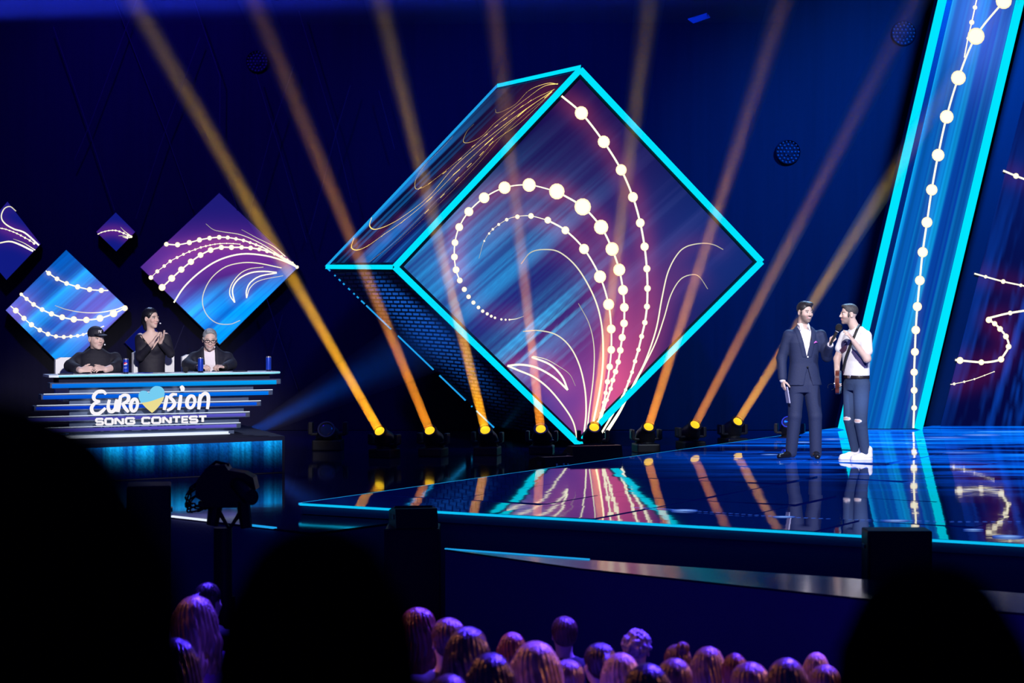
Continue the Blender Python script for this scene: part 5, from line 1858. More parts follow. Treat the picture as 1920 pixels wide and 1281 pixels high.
hand(f, wrL, (0.10, -0.12, -1), (0.9, 0.3, 0.1), 1, (0.35, 0.4, 0.45, 0.5), 0.5, 1.05)
hand(f, wrR, (0.10, -0.10, 1), (0.9, -0.25, -0.25), -1, (0.95, 1.0, 1.05, 1.1), 0.8, 1.02)
hipL, knL, anL = V3(-0.045, 0, 0.86), g_(1490, 780, -0.02), g_(1484.5, 846, 0.03)
hipR, knR, anR = V3(0.125, 0, 0.86), g_(1528, 780, -0.02), g_(1530, 848, 0.02)
f.chain([hipL, knL, anL], [0.075, 0.05, 0.036])
f.chain([hipR, knR, anR], [0.075, 0.05, 0.036])
body_obj('body', f, 0.006, M_skin, host, lambda P_: hh.colours(P_, SKIN_A, 0.72, (0.10, 0.075, 0.07), smile=0.9))
# hair
f = Field(0.012)
hh.e(f, (0, -0.020, 0.048), (0.080, 0.097, 0.082), 0.01)
hh.e(f, (0.012, 0.045, 0.098), (0.055, 0.045, 0.028), 0.02)
hh.e(f, (0, 0.095, 0.0), (0.085, 0.062, 0.078), 0.012, 's')
hh.e(f, (0, 0.03, -0.09), (0.12, 0.16, 0.075), 0.01, 's')
for sx in (-1, 1):
    hh.e(f, (sx * 0.078, -0.004, -0.006), (0.022, 0.026, 0.036), 0.006, 's')
    hh.e(f, (sx * 0.071, 0.024, 0.0), (0.006, 0.010, 0.026), 0.006)
body_obj('hair', f, 0.005, M_hair_d, host)
# shirt
f = Field(0.015)
f.stack([(1.06, 0.045, 0, 0.135, 0.095), (1.10, 0.045, 0, 0.135, 0.097), (1.30, 0.045, 0.0, 0.158, 0.112), (1.42, 0.045, 0.01, 0.145, 0.095), (1.485, 0.042, 0.015, 0.095, 0.075)], yaw_h, 2.2)
nk0, nk1 = g_(1504.5, 619, 0.01), g_(1505.5, 610.5, 0.0)
f.cone(nk0, nk1, 0.070, 0.060, 0.012)
hcol = unit(np.array((math.sin(yaw_h + 0.15), -math.cos(yaw_h + 0.15), 0)))
f.ell(nk1 + hcol * 0.075 + V3(0, 0, 0.012), (0.035, 0.05, 0.06), None, 0.008, 's')
for q in (wrL, wrR):
    pass
shirt = body_obj('shirt', f, 0.006, M_shirt, host)
# collar wings and cuffs
fu = np.array((math.sin(yaw_h), -math.cos(yaw_h), 0))
lu = np.array((math.cos(yaw_h), math.sin(yaw_h), 0))
for sx in (-1, 1):
    f = Field(0.004)
    base = g_(1505, 609.5, 0.0)
    f.chain([base + lu * sx * 0.062 + fu * 0.015 + V3(0, 0, 0.012), base + lu * sx * 0.05 + fu * 0.072 + V3(0, 0, -0.015), base + lu * sx * 0.058 + fu * 0.092 + V3(0, 0, -0.052)], [0.010, 0.014, 0.007])
    body_obj('collar_wing', f, 0.005, M_shirt, host)
for wr, el in ((wrL, elL), (wrR, elR)):
    d = unit(wr - el)
    f = Field(0.004)
    f.cone(wr - d * 0.03, wr + d * 0.008, 0.036, 0.037)
    body_obj('shirt_cuff', f, 0.006, M_shirt, host)


# jacket
def jacket_cut(zb, ztop, wtop, wlow=0.0):
    def mod(d, u, w_, Z):
        vw = np.interp(Z, [zb - 0.001, zb, ztop, ztop + 0.1], [-1, wlow, wtop, wtop + 0.03])
        cut = np.maximum(np.abs(u) - vw, 0.01 - w_)
        lap = np.where((w_ > 0.02) & (Z > zb - 0.02), np.clip(1 - np.abs(np.abs(u) - vw - 0.028) / 0.030, 0, 1), 0)
        d = d - 0.006 * np.minimum(1, lap * 3)
        tail = np.interp(Z, [0.6, zb - 0.33, zb - 0.12, zb - 0.10], [0.11, 0.055, 0.004, -1])
        cut2 = np.maximum(np.abs(u - 0.01) - tail, 0.01 - w_)
        return np.maximum(np.maximum(d, -cut), -cut2)
    return mod


zb = g_(0, 669)[2]
f = Field(0.02)
f.stack([(g_(0, 722)[2], 0.05, 0, 0.205, 0.125), (0.95, 0.045, 0, 0.185, 0.122), (1.10, 0.045, 0, 0.165, 0.115), (1.22, 0.045, 0, 0.172, 0.120), (1.34, 0.045, 0, 0.190, 0.125), (1.44, 0.045, 0.01, 0.178, 0.105), (1.50, 0.042, 0.015, 0.115, 0.082), (1.535, 0.04, 0.02, 0.078, 0.07)], yaw_h, 2.3, 0.02, jacket_cut(zb, 1.49, 0.075))
f.chain([shL + V3(-0.006, 0, 0.0), elL, wrL - unit(wrL - elL) * 0.015], [0.068, 0.056, 0.048], 0.03)
f.chain([shR + V3(0.006, 0, 0.0), elR, wrR - unit(wrR - elR) * 0.02], [0.068, 0.058, 0.048], 0.03)
jk = body_obj('jacket', f, 0.007, M_suit, host)
front = lambda u, z, w_: V3(0.045, 0, z) + lu * u + fu * w_
for z in (zb, zb - 0.115):
    f = Field(0.002)
    f.ell(front(0.006, z, 0.127), (0.011, 0.007, 0.011))
    body_obj('jacket_button', f, 0.003, M_white if z == zb else M_strap, jk)
f = Field(0.004)
f.chain([front(0.085, 1.335, 0.122), front(0.105, 1.348, 0.119), front(0.125, 1.342, 0.112)], [0.006, 0.011, 0.004])
body_obj('pocket_square', f, 0.004, M_pink, jk)
# trousers
f = Field(0.03)
f.stack([(0.76, 0.04, 0, 0.165, 0.105), (0.85, 0.04, 0, 0.165, 0.11), (1.0, 0.04, 0, 0.142, 0.10), (1.07, 0.045, 0, 0.14, 0.099)], yaw_h, 2.3)
f.chain([hipL, knL + V3(0, 0, 0.0), anL + V3(-0.005, 0, -0.02)], [0.100, 0.078, 0.067], 0.012)
f.chain([hipR, knR, anR + V3(0, 0, -0.02)], [0.100, 0.078, 0.067], 0.012)
tr = body_obj('trousers', f, 0.008, M_suit, host)


def shoe(heel, toe, mat, par, name='shoe', w_=0.045, hgt=0.05, sole=None, res=0.006):
    heel, toe = np.array(heel, float), np.array(toe, float)
    f = Field(0.02)
    mid = heel * 0.55 + toe * 0.45
    f.cone(heel + V3(0, 0, hgt * 0.9), mid + V3(0, 0, hgt * 0.8), w_ * 0.86, w_ * 0.9)
    f.cone(mid + V3(0, 0, hgt * 0.6), toe + V3(0, 0, hgt * 0.52), w_ * 0.95, w_ * 0.72)
    f.cone(heel + V3(0, 0, hgt * 0.9), heel + V3(0, 0, hgt * 2.1), w_ * 0.9, w_ * 0.95)
    lo_ = np.minimum(heel, toe) - 0.2
    f.add(lambda X, Y, Z: (Z - 0.004) + 0 * X + 0 * Y, lo_ - V3(0, 0, 0.3), np.maximum(heel, toe) + V3(0.2, 0.2, 0.0), 0.004, 's')
    o = body_obj(name, f, res, mat, par)
    if sole:
        f = Field(0.01)
        f.cone(heel + V3(0, 0, 0.014), mid + V3(0, 0, 0.014), w_ * 0.98, w_ * 0.93)
        f.cone(mid + V3(0, 0, 0.014), toe + V3(0, 0, 0.014), w_ * 1.0, w_ * 0.85)
        f.add(lambda X, Y, Z: (Z - 0.002) + 0 * X + 0 * Y, lo_ - V3(0, 0, 0.3), np.maximum(heel, toe) + V3(0.2, 0.2, 0.0), 0.002, 's')
        f.add(lambda X, Y, Z: (0.03 - Z) + 0 * X + 0 * Y, lo_, np.maximum(heel, toe) + V3(0.2, 0.2, 0.3), 0.002, 's')
        body_obj('sole', f, 0.006, sole, o)
    return o


shoe(anL * V3(1, 1, 0) + V3(0.015, 0.02, 0), g_(1459, 859, -0.13) * V3(1, 1, 0), M_shoe_b, host)
shoe(anR * V3(1, 1, 0) + V3(0.0, 0.05, 0), V3(0.175, -0.20, 0), M_shoe_b, host)
f = Field(0.004)
f.cone(front(0.045, 1.40, 0.128), front(0.046, 1.375, 0.131), 0.005, 0.006)
body_obj('clip_microphone', f, 0.004, M_strap, jk)
# microphone held out, cue cards
hm = Vector(host.location)
mc, me_ = g_(1567, 614, -0.24), g_(1551, 646, -0.235)
mic2 = empty('handheld_microphone', hm + Vector(me_), 'microphone with black foam held out by the man in the suit', 'microphone')
dm = Vector(mc - me_)
MB().tube([(0, 0, 0), dm * 0.5, dm * 0.8], [0.014, 0.016, 0.019], 14).build('handle', M_metal, mic2, smooth=True)
MB().tube([dm * 0.76, dm * 0.80], [0.021, 0.021], 14).build('band', M_alu, mic2, smooth=True)
MB().lathe([(0.004, -0.045), (0.022, -0.038), (0.036, -0.018), (0.041, 0.005), (0.036, 0.026), (0.024, 0.041), (0.004, 0.048)], dm, dir_matrix(dm.normalized()), 20).build('foam_head', M_foam, mic2, smooth=True)
cd = tag(MB().box((0, 0, 0), (0.012, 0.13, 0.19), Matrix.Rotation(-0.16, 3, 'Y') @ Matrix.Rotation(0.16, 3, 'Z'), 0.002).build('cue_cards', pbr('lilac_card', (0.45, 0.45, 0.7), 0.6, bump=(30, 0.05))), 'stack of pale cue cards in the lowered hand of the man in the suit', 'cards')
cd.location = hm + Vector(g_(1474, 740, -0.10))

# ------------------------------------------------------------------ the guitarist
GY = on_z(1608, 863, Z_ST).y
gui = empty('person', ((1608 - 960) * GY / FPX, GY, Z_ST), 'man in a white printed t-shirt and ripped jeans with a guitar strap', 'person')
g_ = pnt(1608, 863, GY / FPX)
yw = -0.95
gh = Head(g_(1590.5, 590, -0.02), -1.35, 0.0, 0.0, 1.0)
f = Field(0.02)
gh.build(f, g_(1604, 617, 0.0), nose=0.95)
f.stack([(0.86, -0.01, 0, 0.14, 0.10), (1.0, -0.01, 0, 0.135, 0.10), (1.2, -0.01, 0, 0.14, 0.10), (1.38, -0.005, 0.0, 0.15, 0.10), (1.46, 0.0, 0.0, 0.12, 0.075), (1.52, -0.01, 0.0, 0.07, 0.06)], yw, 2.2, 0.03)
sN, eN, wN = g_(1620, 629, -0.15), g_(1620, 672, -0.22), g_(1594, 640, -0.27)
sF, eF, wF = g_(1588, 630, 0.14), g_(1573, 674, 0.14), g_(1569.5, 704, 0.02)
f.chain([sN, eN, wN], [0.05, 0.043, 0.029], 0.025)
f.chain([sF, eF, wF], [0.05, 0.040, 0.028], 0.025)
hand(f, wN, unit(g_(1574, 612, -0.29) - wN), (-0.75, 0.35, -0.5), -1, (0.22, 0.18, 0.2, 0.26), 0.3, 1.05, 0.1)
hand(f, wF, (-0.05, -0.12, -1), (0.8, 0.3, 0.1), -1, (0.5, 0.55, 0.6, 0.65), 0.4, 1.0)
hN, kN, aN = g_(1613, 722, -0.075), g_(1611, 790, -0.11), g_(1621, 848, -0.06)
hF_, kF, aF = g_(1599, 722, 0.075), g_(1594, 787, 0.03), g_(1606, 845, 0.09)
f.chain([hN, kN, aN], [0.085, 0.058, 0.04])
f.chain([hF_, kF, aF], [0.085, 0.058, 0.04])
body_obj('body', f, 0.006, M_skin, gui, lambda P_: gh.colours(P_, SKIN_A, 0.6, (0.14, 0.10, 0.09)))
f = Field(0.012)
gh.e(f, (0, -0.020, 0.048), (0.078, 0.096, 0.080), 0.01)
gh.e(f, (0, 0.04, 0.095), (0.05, 0.045, 0.025), 0.02)
gh.e(f, (0, 0.098, 0.002), (0.09, 0.062, 0.082), 0.012, 's')
gh.e(f, (0, 0.035, -0.095), (0.12, 0.15, 0.08), 0.01, 's')
for sx in (-1, 1):
    gh.e(f, (sx * 0.078, -0.006, -0.006), (0.022, 0.026, 0.036), 0.006, 's')
    gh.e(f, (sx * 0.070, 0.026, -0.004), (0.006, 0.012, 0.03), 0.006)
body_obj('hair', f, 0.005, M_hair_m, gui)


def tee_cols(P_):
    c = np.repeat(np.array([(0.86, 0.86, 0.88)]), len(P_), 0)
    px_, pz_ = P_[:, 0] / (GY / FPX) + 1608, 863 - P_[:, 2] / (GY / FPX)
    fr = (P_[:, 1] < 0.08)
    d1 = ((px_ - 1583) / 4.5) ** 2 + ((pz_ - 648) / 10) ** 2 < 1
    d2 = (np.abs((px_ - 1580) * 0.6 + (pz_ - 658) * 0.5) < 3) & (px_ < 1586) & (pz_ > 648)
    t = np.clip((px_ - 1594) / 22, 0, 1)
    mid_ = 655 + 28 * t ** 0.8
    d3 = (np.abs(pz_ - mid_) < 6.5) & (px_ > 1594) & (px_ < 1624)
    d4 = ((px_ - 1617) / 8.5) ** 2 + ((pz_ - 679) / 7) ** 2 < 1
    m = fr & (d1 | d2 | d3 | d4)
    c[m] = (0.06, 0.05, 0.16)
    c[fr & d2] = (0.10, 0.04, 0.09)
    return c


f = Field(0.02)
ztop = g_(0, 704)[2]
f.stack([(ztop, -0.015, 0, 0.165, 0.125), (1.05, -0.015, 0, 0.165, 0.125), (1.2, -0.015, 0, 0.175, 0.130), (1.36, -0.008, 0.0, 0.192, 0.135), (1.43, 0.0, 0.0, 0.180, 0.115), (1.475, 0.0, 0.0, 0.135, 0.09), (1.51, -0.005, 0.0, 0.085, 0.074), (1.53, -0.01, 0, 0.066, 0.062)], yw, 2.3)
f.chain([sN, sN + (eN - sN) * 0.66], [0.062, 0.068], 0.04)
f.chain([sF, sF + (eF - sF) * 0.55], [0.062, 0.066], 0.04)
tee = body_obj('t_shirt', f, 0.007, M_tee, gui, tee_cols)


def jean_cols(P_):
    c = np.repeat(np.array([(0.022, 0.045, 0.115)]), len(P_), 0)
    z = P_[:, 2]
    c *= (1 + 0.9 * gz(z, 0.70, 0.16)[:, None] * 0.7)
    for kx in (kN, kF):
        d = np.sqrt(((P_[:, 0] - kx[0] + 0.045) / 0.030) ** 2 + ((z - kx[2] - 0.012) / 0.014) ** 2)
        m = (d < 1) & (P_[:, 1] < kx[1] + 0.02)
        c[m] = (0.62, 0.42, 0.38)
        rim = (d >= 1) & (d < 1.5) & (P_[:, 1] < kx[1] + 0.02)
        c[rim] = (0.75, 0.76, 0.85)
    return c


f = Field(0.03)
f.stack([(0.80, 0.0, 0, 0.155, 0.115), (0.88, -0.005, 0, 0.158, 0.12), (ztop - 0.005, -0.01, 0, 0.145, 0.112)], yw, 2.3)
f.chain([hN, kN, aN], [0.098, 0.072, 0.052], 0.01)
f.chain([hF_, kF, aF], [0.098, 0.072, 0.052], 0.01)
jeans = body_obj('jeans', f, 0.007, M_jeans, gui, jean_cols)
f = Field(0.005)
f.stack([(ztop - 0.035, -0.01, 0, 0.158, 0.124), (ztop + 0.003, -0.012, 0, 0.156, 0.122)], yw, 2.3)
belt = body_obj('belt', f, 0.006, M_belt, gui)
fw = np.array((math.sin(yw), -math.cos(yw), 0)); lw = np.array((math.cos(yw), math.sin(yw), 0))
f = Field(0.003)
f.box(V3(-0.01, 0, ztop - 0.016) + fw * 0.122, (0.024, 0.006, 0.017), np.stack([lw, fw, V3(0, 0, 1)], 1), 0.004)
body_obj('belt_buckle', f, 0.004, M_alu, belt)
shoe(aN * V3(1, 1, 0) + V3(0.035, 0.0, 0), g_(1598, 0, -0.10) * V3(1, 1, 0), M_shoe_w, gui, 'sneaker', 0.05, 0.058, M_sole)
shoe(aF * V3(1, 1, 0) + V3(0.01, 0.0, 0), g_(1580, 0, 0.04) * V3(1, 1, 0), M_shoe_w, gui, 'sneaker', 0.05, 0.058, M_sole)
# guitar on its strap: body seen from its edge, neck pointing away
gt = empty('electric_guitar', Vector(gui.location) + Vector(g_(1575, 716, 0.12)), 'electric guitar seen edge on at the hip of the man in the t-shirt', 'guitar')
gt.rotation_euler = (0, 0, -0.22)
GI = Matrix.Rotation(0.22, 3, 'Z')
go = [(0.16, 0.0), (0.15, 0.10), (0.06, 0.12), (0.0, 0.09), (-0.07, 0.13), (-0.17, 0.11), (-0.20, 0.0), (-0.17, -0.12), (-0.08, -0.14), (0.0, -0.10), (0.07, -0.12), (0.14, -0.09)]
cv = catmull(go + [go[0]], 4)[:-1]
MB().extrude([(-0.022, p[0], p[1]) for p in cv], (0.044, 0, 0)).build('guitar_body', M_guitar, gt, smooth=True)
MB().extrude([(-0.026, p[0] * 0.62 - 0.02, p[1] * 0.7) for p in cv], (0.005, 0, 0)).build('pickguard', M_white, gt)
MB().bar((-0.018, 0.10, 0.0), (-0.018, 0.48, -0.10), 0.045, 0.022).build('neck', pbr('dark_guitar_neck', (0.02, 0.012, 0.01), 0.6, bump=(30, 0.05)), gt)
MB().bar((-0.018, 0.48, -0.10), (-0.018, 0.62, -0.13), 0.016, 0.07).build('headstock', M_strap, gt)
for k in range(3):
    MB().lathe([(0.011, 0), (0.011, 0.012)], (-0.026, -0.10 - 0.03 * k, -0.06 + 0.02 * k), dir_matrix(Vector((-1, 0, 0))), 12).build('knob', M_alu, gt)
for y in (-0.02, -0.07):
    MB().box((-0.03, y, 0), (0.012, 0.03, 0.075), None, 0.003).build('pickup', M_strap, gt)
MB().tube([GI @ (Vector(g_(x, y, dy)) - Vector(g_(1575, 716, 0.12))) for x, y, dy in ((1579, 694, -0.06), (1583, 670, -0.12), (1590, 648, -0.155), (1598, 630, -0.15), (1604, 618, -0.115), (1609.5, 610.5, -0.045), (1613, 611, 0.05), (1616, 624, 0.14), (1618, 660, 0.17))], [0.015] * 9, 10).build('strap', M_strap, gt, smooth=True)
MB().tube([GI @ Vector(g_(1565, 726, 0.1)) - Vector(g_(1575, 716, 0.12)) + Vector((0.04 * math.cos(t), 0, 0.035 * math.sin(t))) for t in np.linspace(-1.5, 3.6, 14)], 0.0025, 6).build('cable', M_strap, gt)

# ------------------------------------------------------------------ the three judges
def chair(c, yaw, label, w_=0.5, h=1.0):
    root = empty('white_chair', c, label, 'chair', 'white chairs behind the desk')
    root.rotation_euler = (0, 0, yaw)
    m = MB()
    pts = [(-w_ / 2, 0.0), (-w_ / 2, h - 0.05), (-w_ / 2 + 0.06, h), (w_ / 2 - 0.06, h), (w_ / 2, h - 0.05), (w_ / 2, 0.0)]
    z0 = 0.42
    MB().extrude([(x, 0.24, z0 + (z) * (1 - z0 / h)) for x, z in pts], (0, 0.06, 0)).build('backrest', M_white, root)
    MB().box((0, 0.09, 0.425), (w_, 0.34, 0.06), None, 0.02).build('seat', M_white, root)
    MB().lathe([(0.03, 0.03), (0.03, 0.40)], (0, 0.14, 0), None, 14).build('column', M_alu, root, smooth=True)
    MB().lathe([(0.2, 0.0), (0.2, 0.012), (0.05, 0.035)], (0, 0.14, 0), None, 24).build('base', M_alu, root, smooth=True)
    return root


YAW_D = math.atan2(U_.y, U_.x)


def judge_frame(px, Y):
    zr = HOR + FPX * (CAMZ - Z_RI) / Y
    base = Vector(((px - 960) * Y / FPX, Y, Z_RI))
    return base, pnt(px, zr, Y / FPX)


def seated_legs(f, hipc, yaw, rr=0.07):
    fu = np.array((math.sin(yaw), -math.cos(yaw), 0)); lu = np.array((math.cos(yaw), math.sin(yaw), 0))
    for sx in (-1, 1):
        h = hipc + lu * sx * 0.09
        k = h + fu * 0.20 + V3(0, 0, -0.09)
        a = k + fu * (-0.16) + V3(0, 0, -0.38)
        f.chain([h, k, a], [rr, rr * 0.75, rr * 0.55], 0.03)
        f.cone(a + V3(0, 0, -0.03), a + fu * 0.12 + V3(0, 0, -0.04), 0.04, 0.035, 0.02)


def headset(parent, hd, sx, mat=None):
    m = MB()
    pts = [hd.P(sx * 0.080, -0.005, 0.01), hd.P(sx * 0.082, 0.03, -0.025), hd.P(sx * 0.066, 0.075, -0.05), hd.P(sx * 0.048, 0.100, -0.056)]
    root = MB().tube([Vector(p) for p in pts], 0.0025, 6).build('headset_boom', M_strap, parent)
    MB().lathe([(0.002, -0.008), (0.009, -0.004), (0.009, 0.005), (0.002, 0.009)], Vector(pts[-1]), None, 10).build('headset_tip', M_paper, root, smooth=True)


# --- man in the cap
b1, g_ = judge_frame(180, 25.15)
j1 = empty('person', b1, 'man in a black cap and black jumper sitting with folded hands', 'person')
h1 = Head(g_(182, 635.5, -0.06), 0.70, 0.05, 0.0, 1.06)
f = Field(0.02)
h1.build(f, g_(181, 657, -0.0), jaw=1.12)
ty = 0.25
f.stack([(0.49, 0, 0.06, 0.17, 0.13), (0.60, 0.0, 0.04, 0.17, 0.13), (0.80, 0, 0.02, 0.17, 0.12), (0.88, 0, 0.0, 0.15, 0.09), (0.95, 0.0, 0, 0.06, 0.06)], ty, 2.2, 0.03)
fu = np.array((math.sin(YAW_D), -math.cos(YAW_D), 0)); lu = np.array((math.cos(YAW_D), math.sin(YAW_D), 0))
zt = Z_DK - Z_RI
sL, sR = g_(149, 672, 0.0), g_(214, 672, 0.06)
eL, eR = g_(136, 690, -0.14), g_(223, 690, -0.04)
eL[2] = eR[2] = zt + 0.082
wL, wR = g_(164, 0, -0.40), g_(205, 0, -0.22)
wL[2] = wR[2] = zt + 0.042
f.chain([sL, eL, wL], [0.055, 0.046, 0.032])
f.chain([sR, eR, wR], [0.055, 0.046, 0.034])
hand(f, wL, (1, 0.05, 0.16), (0.1, 0.9, -0.6), 1, (0.35, 0.4, 0.45, 0.5), 0.2, 1.0)
hand(f, wR + V3(0, 0, 0.012), (-1, -0.75, 0.10), (-0.2, 0.6, -0.7), -1, (0.4, 0.45, 0.5, 0.5), 0.2, 1.0)
seated_legs(f, V3(0, 0.06, 0.555), YAW_D)
body_obj('body', f, 0.006, M_skin, j1, lambda P_: h1.colours(P_, SKIN_A, 0.12, (0.3, 0.22, 0.2), brow=(0.25, 0.17, 0.13), lip=(0.5, 0.27, 0.26)))
f = Field(0.02)
f.stack([(0.475, 0, 0.06, 0.20, 0.16), (0.60, 0.0, 0.04, 0.205, 0.165), (0.80, 0, 0.02, 0.205, 0.155), (0.88, 0, 0.0, 0.195, 0.130), (0.93, 0, 0.0, 0.165, 0.112), (0.962, 0.0, 0, 0.115, 0.096), (0.988, 0.0, 0, 0.078, 0.078)], ty, 2.3)
f.chain([sL, eL, eL + (wL - eL) * 0.72], [0.070, 0.062, 0.052], 0.035)
f.chain([sR, eR, eR + (wR - eR) * 0.42], [0.070, 0.062, 0.056], 0.035)
body_obj('jumper', f, 0.007, M_blacktop, j1)
f = Field(0.02)
seated_legs(f, V3(0, 0.06, 0.555), YAW_D, 0.085)
body_obj('trousers', f, 0.01, M_blacktop, j1)
f = Field(0.01)
h1.e(f, (0, -0.012, 0.058), (0.082, 0.100, 0.080), 0.01)
h1.e(f, (0, 0.0, -0.045), (0.14, 0.16, 0.075), 0.008, 's')
M_cap = pbr('black_cap_cotton', (0.010, 0.011, 0.024), 0.7, bump=(80, 0.3))
cap = body_obj('cap', f, 0.005, M_cap, j1)
f = Field(0.006)
rx = np.array(Matrix.Rotation(-0.12, 3, 'X'))
h1.e(f, (0, 0.100, 0.050), (0.068, 0.066, 0.008), 0.006, rot=rx)
body_obj('cap_peak', f, 0.004, M_cap, cap)
# white stitched mark: two interlocked letters
for st in ([(-0.018, -0.012), (-0.018, 0.014), (0.004, -0.012), (0.004, 0.014)], [(-0.008, 0.016), (0.008, 0.0), (0.022, 0.016)], [(0.008, 0.0), (0.006, -0.016)]):
    q = []
    for x, z in st:
        zz = 0.082 + z
        yy = -0.012 + 0.100 * math.sqrt(max(0.05, 1 - (x / 0.082) ** 2 - ((zz - 0.058) / 0.080) ** 2)) + 0.002
        q.append(Vector(h1.P(x, yy, zz)))
    MB().tube(q, 0.0034, 6).build('cap_mark', M_paper, cap)
headset(j1, h1, 1)
chair(dk(du(152, 0.74, Z_RI + 0.8), 0.74, Z_RI), YAW_D, 'white chair under the man in the cap', 0.46, 0.88)

# --- clapping woman
b2, g_ = judge_frame(284, 25.6)
j2 = empty('person', b2, 'woman in a black off-shoulder dress clapping her hands', 'person')
h2 = Head(g_(284, 597.5, -0.02), 0.95, 0.0, 0.0, 0.98)
f = Field(0.018)
h2.build(f, g_(283, 628, 0.02), True, jaw=0.90)
ty2 = 0.25
f.stack([(0.49, 0, 0.05, 0.16, 0.12), (0.70, 0.0, 0.04, 0.125, 0.095), (0.86, 0.0, 0.03, 0.125, 0.09), (1.03, 0, 0.02, 0.15, 0.10), (1.115, 0, 0.02, 0.145, 0.072), (1.165, 0.0, 0.02, 0.07, 0.055)], ty2, 2.1, 0.03)
f.ell(V3(0.02, -0.055, 1.0), (0.055, 0.05, 0.05), None, 0.03); f.ell(V3(-0.075, -0.055, 1.0), (0.055, 0.05, 0.05), None, 0.03)
sL, sR = g_(262, 632, 0.03), g_(309, 631, 0.06)
eL, eR = g_(266, 669, -0.12), g_(320, 663, -0.02)
wL, wR = g_(292.5, 643, -0.26), g_(305, 642, -0.16)
f.chain([sL, eL, wL], [0.044, 0.036, 0.024])
f.chain([sR, eR, wR], [0.044, 0.036, 0.024])
hand(f, wL, (0.50, 0.05, 0.85), (0.80, 0.25, -0.45), 1, (0.10, 0.10, 0.12, 0.16), 0.2, 0.92, 0.12)
hand(f, wR, (0.45, -0.35, 0.85), (-0.75, -0.4, 0.35), -1, (0.08, 0.08, 0.12, 0.15), 0.2, 0.92, 0.25)
seated_legs(f, V3(0, 0.06, 0.59), YAW_D, 0.065)
body_obj('body', f, 0.006, M_skin, j2, lambda P_: h2.colours(P_, (0.68, 0.485, 0.41), 0, makeup=0.75, lip=(0.5, 0.2, 0.2)))
f = Field(0.02)


def dress_cut(d, u, w_, Z):
    vw = np.interp(Z, [0.985, 0.99, 1.14, 1.2], [-1, 0.0, 0.135, 0.2])
    return np.maximum(d, -np.maximum(np.abs(u) - vw, -0.005 - w_))


f.stack([(0.475, 0, 0.05, 0.185, 0.15), (0.70, 0.0, 0.04, 0.145, 0.115), (0.86, 0.0, 0.03, 0.150, 0.115), (1.0, 0, 0.02, 0.175, 0.125), (1.09, 0, 0.02, 0.175, 0.095), (1.135, 0.0, 0.02, 0.16, 0.075)], ty2, 2.2, 0.02, dress_cut)
f.ell(V3(0.045, -0.06, 0.98), (0.065, 0.055, 0.06), None, 0.03); f.ell(V3(-0.085, -0.06, 0.98), (0.065, 0.055, 0.06), None, 0.03)
f.chain([sL + V3(-0.005, 0, -0.02), eL, eL + (wL - eL) * 0.86], [0.056, 0.047, 0.038], 0.02)
f.chain([sR + V3(0.005, 0, -0.02), eR, eR + (wR - eR) * 0.86], [0.056, 0.047, 0.038], 0.02)
def vneck(X, Y, Z):
    u = (X - 0.0) * math.cos(ty2) + (Y - 0.02) * math.sin(ty2)
    w_ = (X - 0.0) * math.sin(ty2) - (Y - 0.02) * math.cos(ty2)
    vw = np.interp(Z, [0.955, 0.96, 1.12, 1.2], [-1, 0.0, 0.125, 0.2])
    return np.maximum(np.abs(u + 0.01) - vw, 0.02 - w_)


f.add(vneck, (-0.2, -0.3, 0.94), (0.2, 0.1, 1.2), 0.006, 's')
dr = body_obj('dress', f, 0.006, M_dress, j2)
f = Field(0.02)
seated_legs(f, V3(0, 0.06, 0.59), YAW_D, 0.078)
body_obj('skirt', f, 0.01, M_dress, j2)
for a, b in (((266, 628, -0.04), (274, 640, -0.105)), ((300, 623, -0.01), (303, 632, -0.06)), ((270, 634, -0.06), (282, 648, -0.12))):
    MB().tube([Vector(g_(*a)), Vector(g_(*b))], 0.004, 6).build('dress_string', M_strap, dr)
f = Field(0.012)
h2.e(f, (0, -0.022, 0.042), (0.082, 0.100, 0.090), 0.01)
h2.e(f, (0, -0.095, -0.015), (0.055, 0.05, 0.065), 0.03)
h2.e(f, (0.0, -0.085, -0.085), (0.035, 0.035, 0.06), 0.03)
h2.e(f, (0, 0.098, -0.008), (0.088, 0.066, 0.088), 0.014, 's')
h2.e(f, (0, 0.05, -0.10), (0.12, 0.115, 0.085), 0.01, 's')
for sx in (-1, 1):
    h2.e(f, (sx * 0.080, 0.0, -0.010), (0.022, 0.022, 0.030), 0.006, 's')
hr = body_obj('hair', f, 0.005, M_hair_b, j2)
MB().tube([Vector(h2.P(0.07, -0.10, 0.035)), Vector(h2.P(0.075, -0.105, -0.01))], 0.006, 6).build('hair_clip', M_white, hr)
MB().tube([Vector(h2.P(0.081, 0.0, -0.035)), Vector(h2.P(0.083, 0.002, -0.085))], [0.003, 0.006], 6).build('earring', M_alu, j2)
headset(j2, h2, 1)
chair(dk(du(304, 0.74, Z_RI + 0.8), 0.74, Z_RI), YAW_D + 0.1, 'white chair showing beside the clapping woman', 0.50, 0.95)

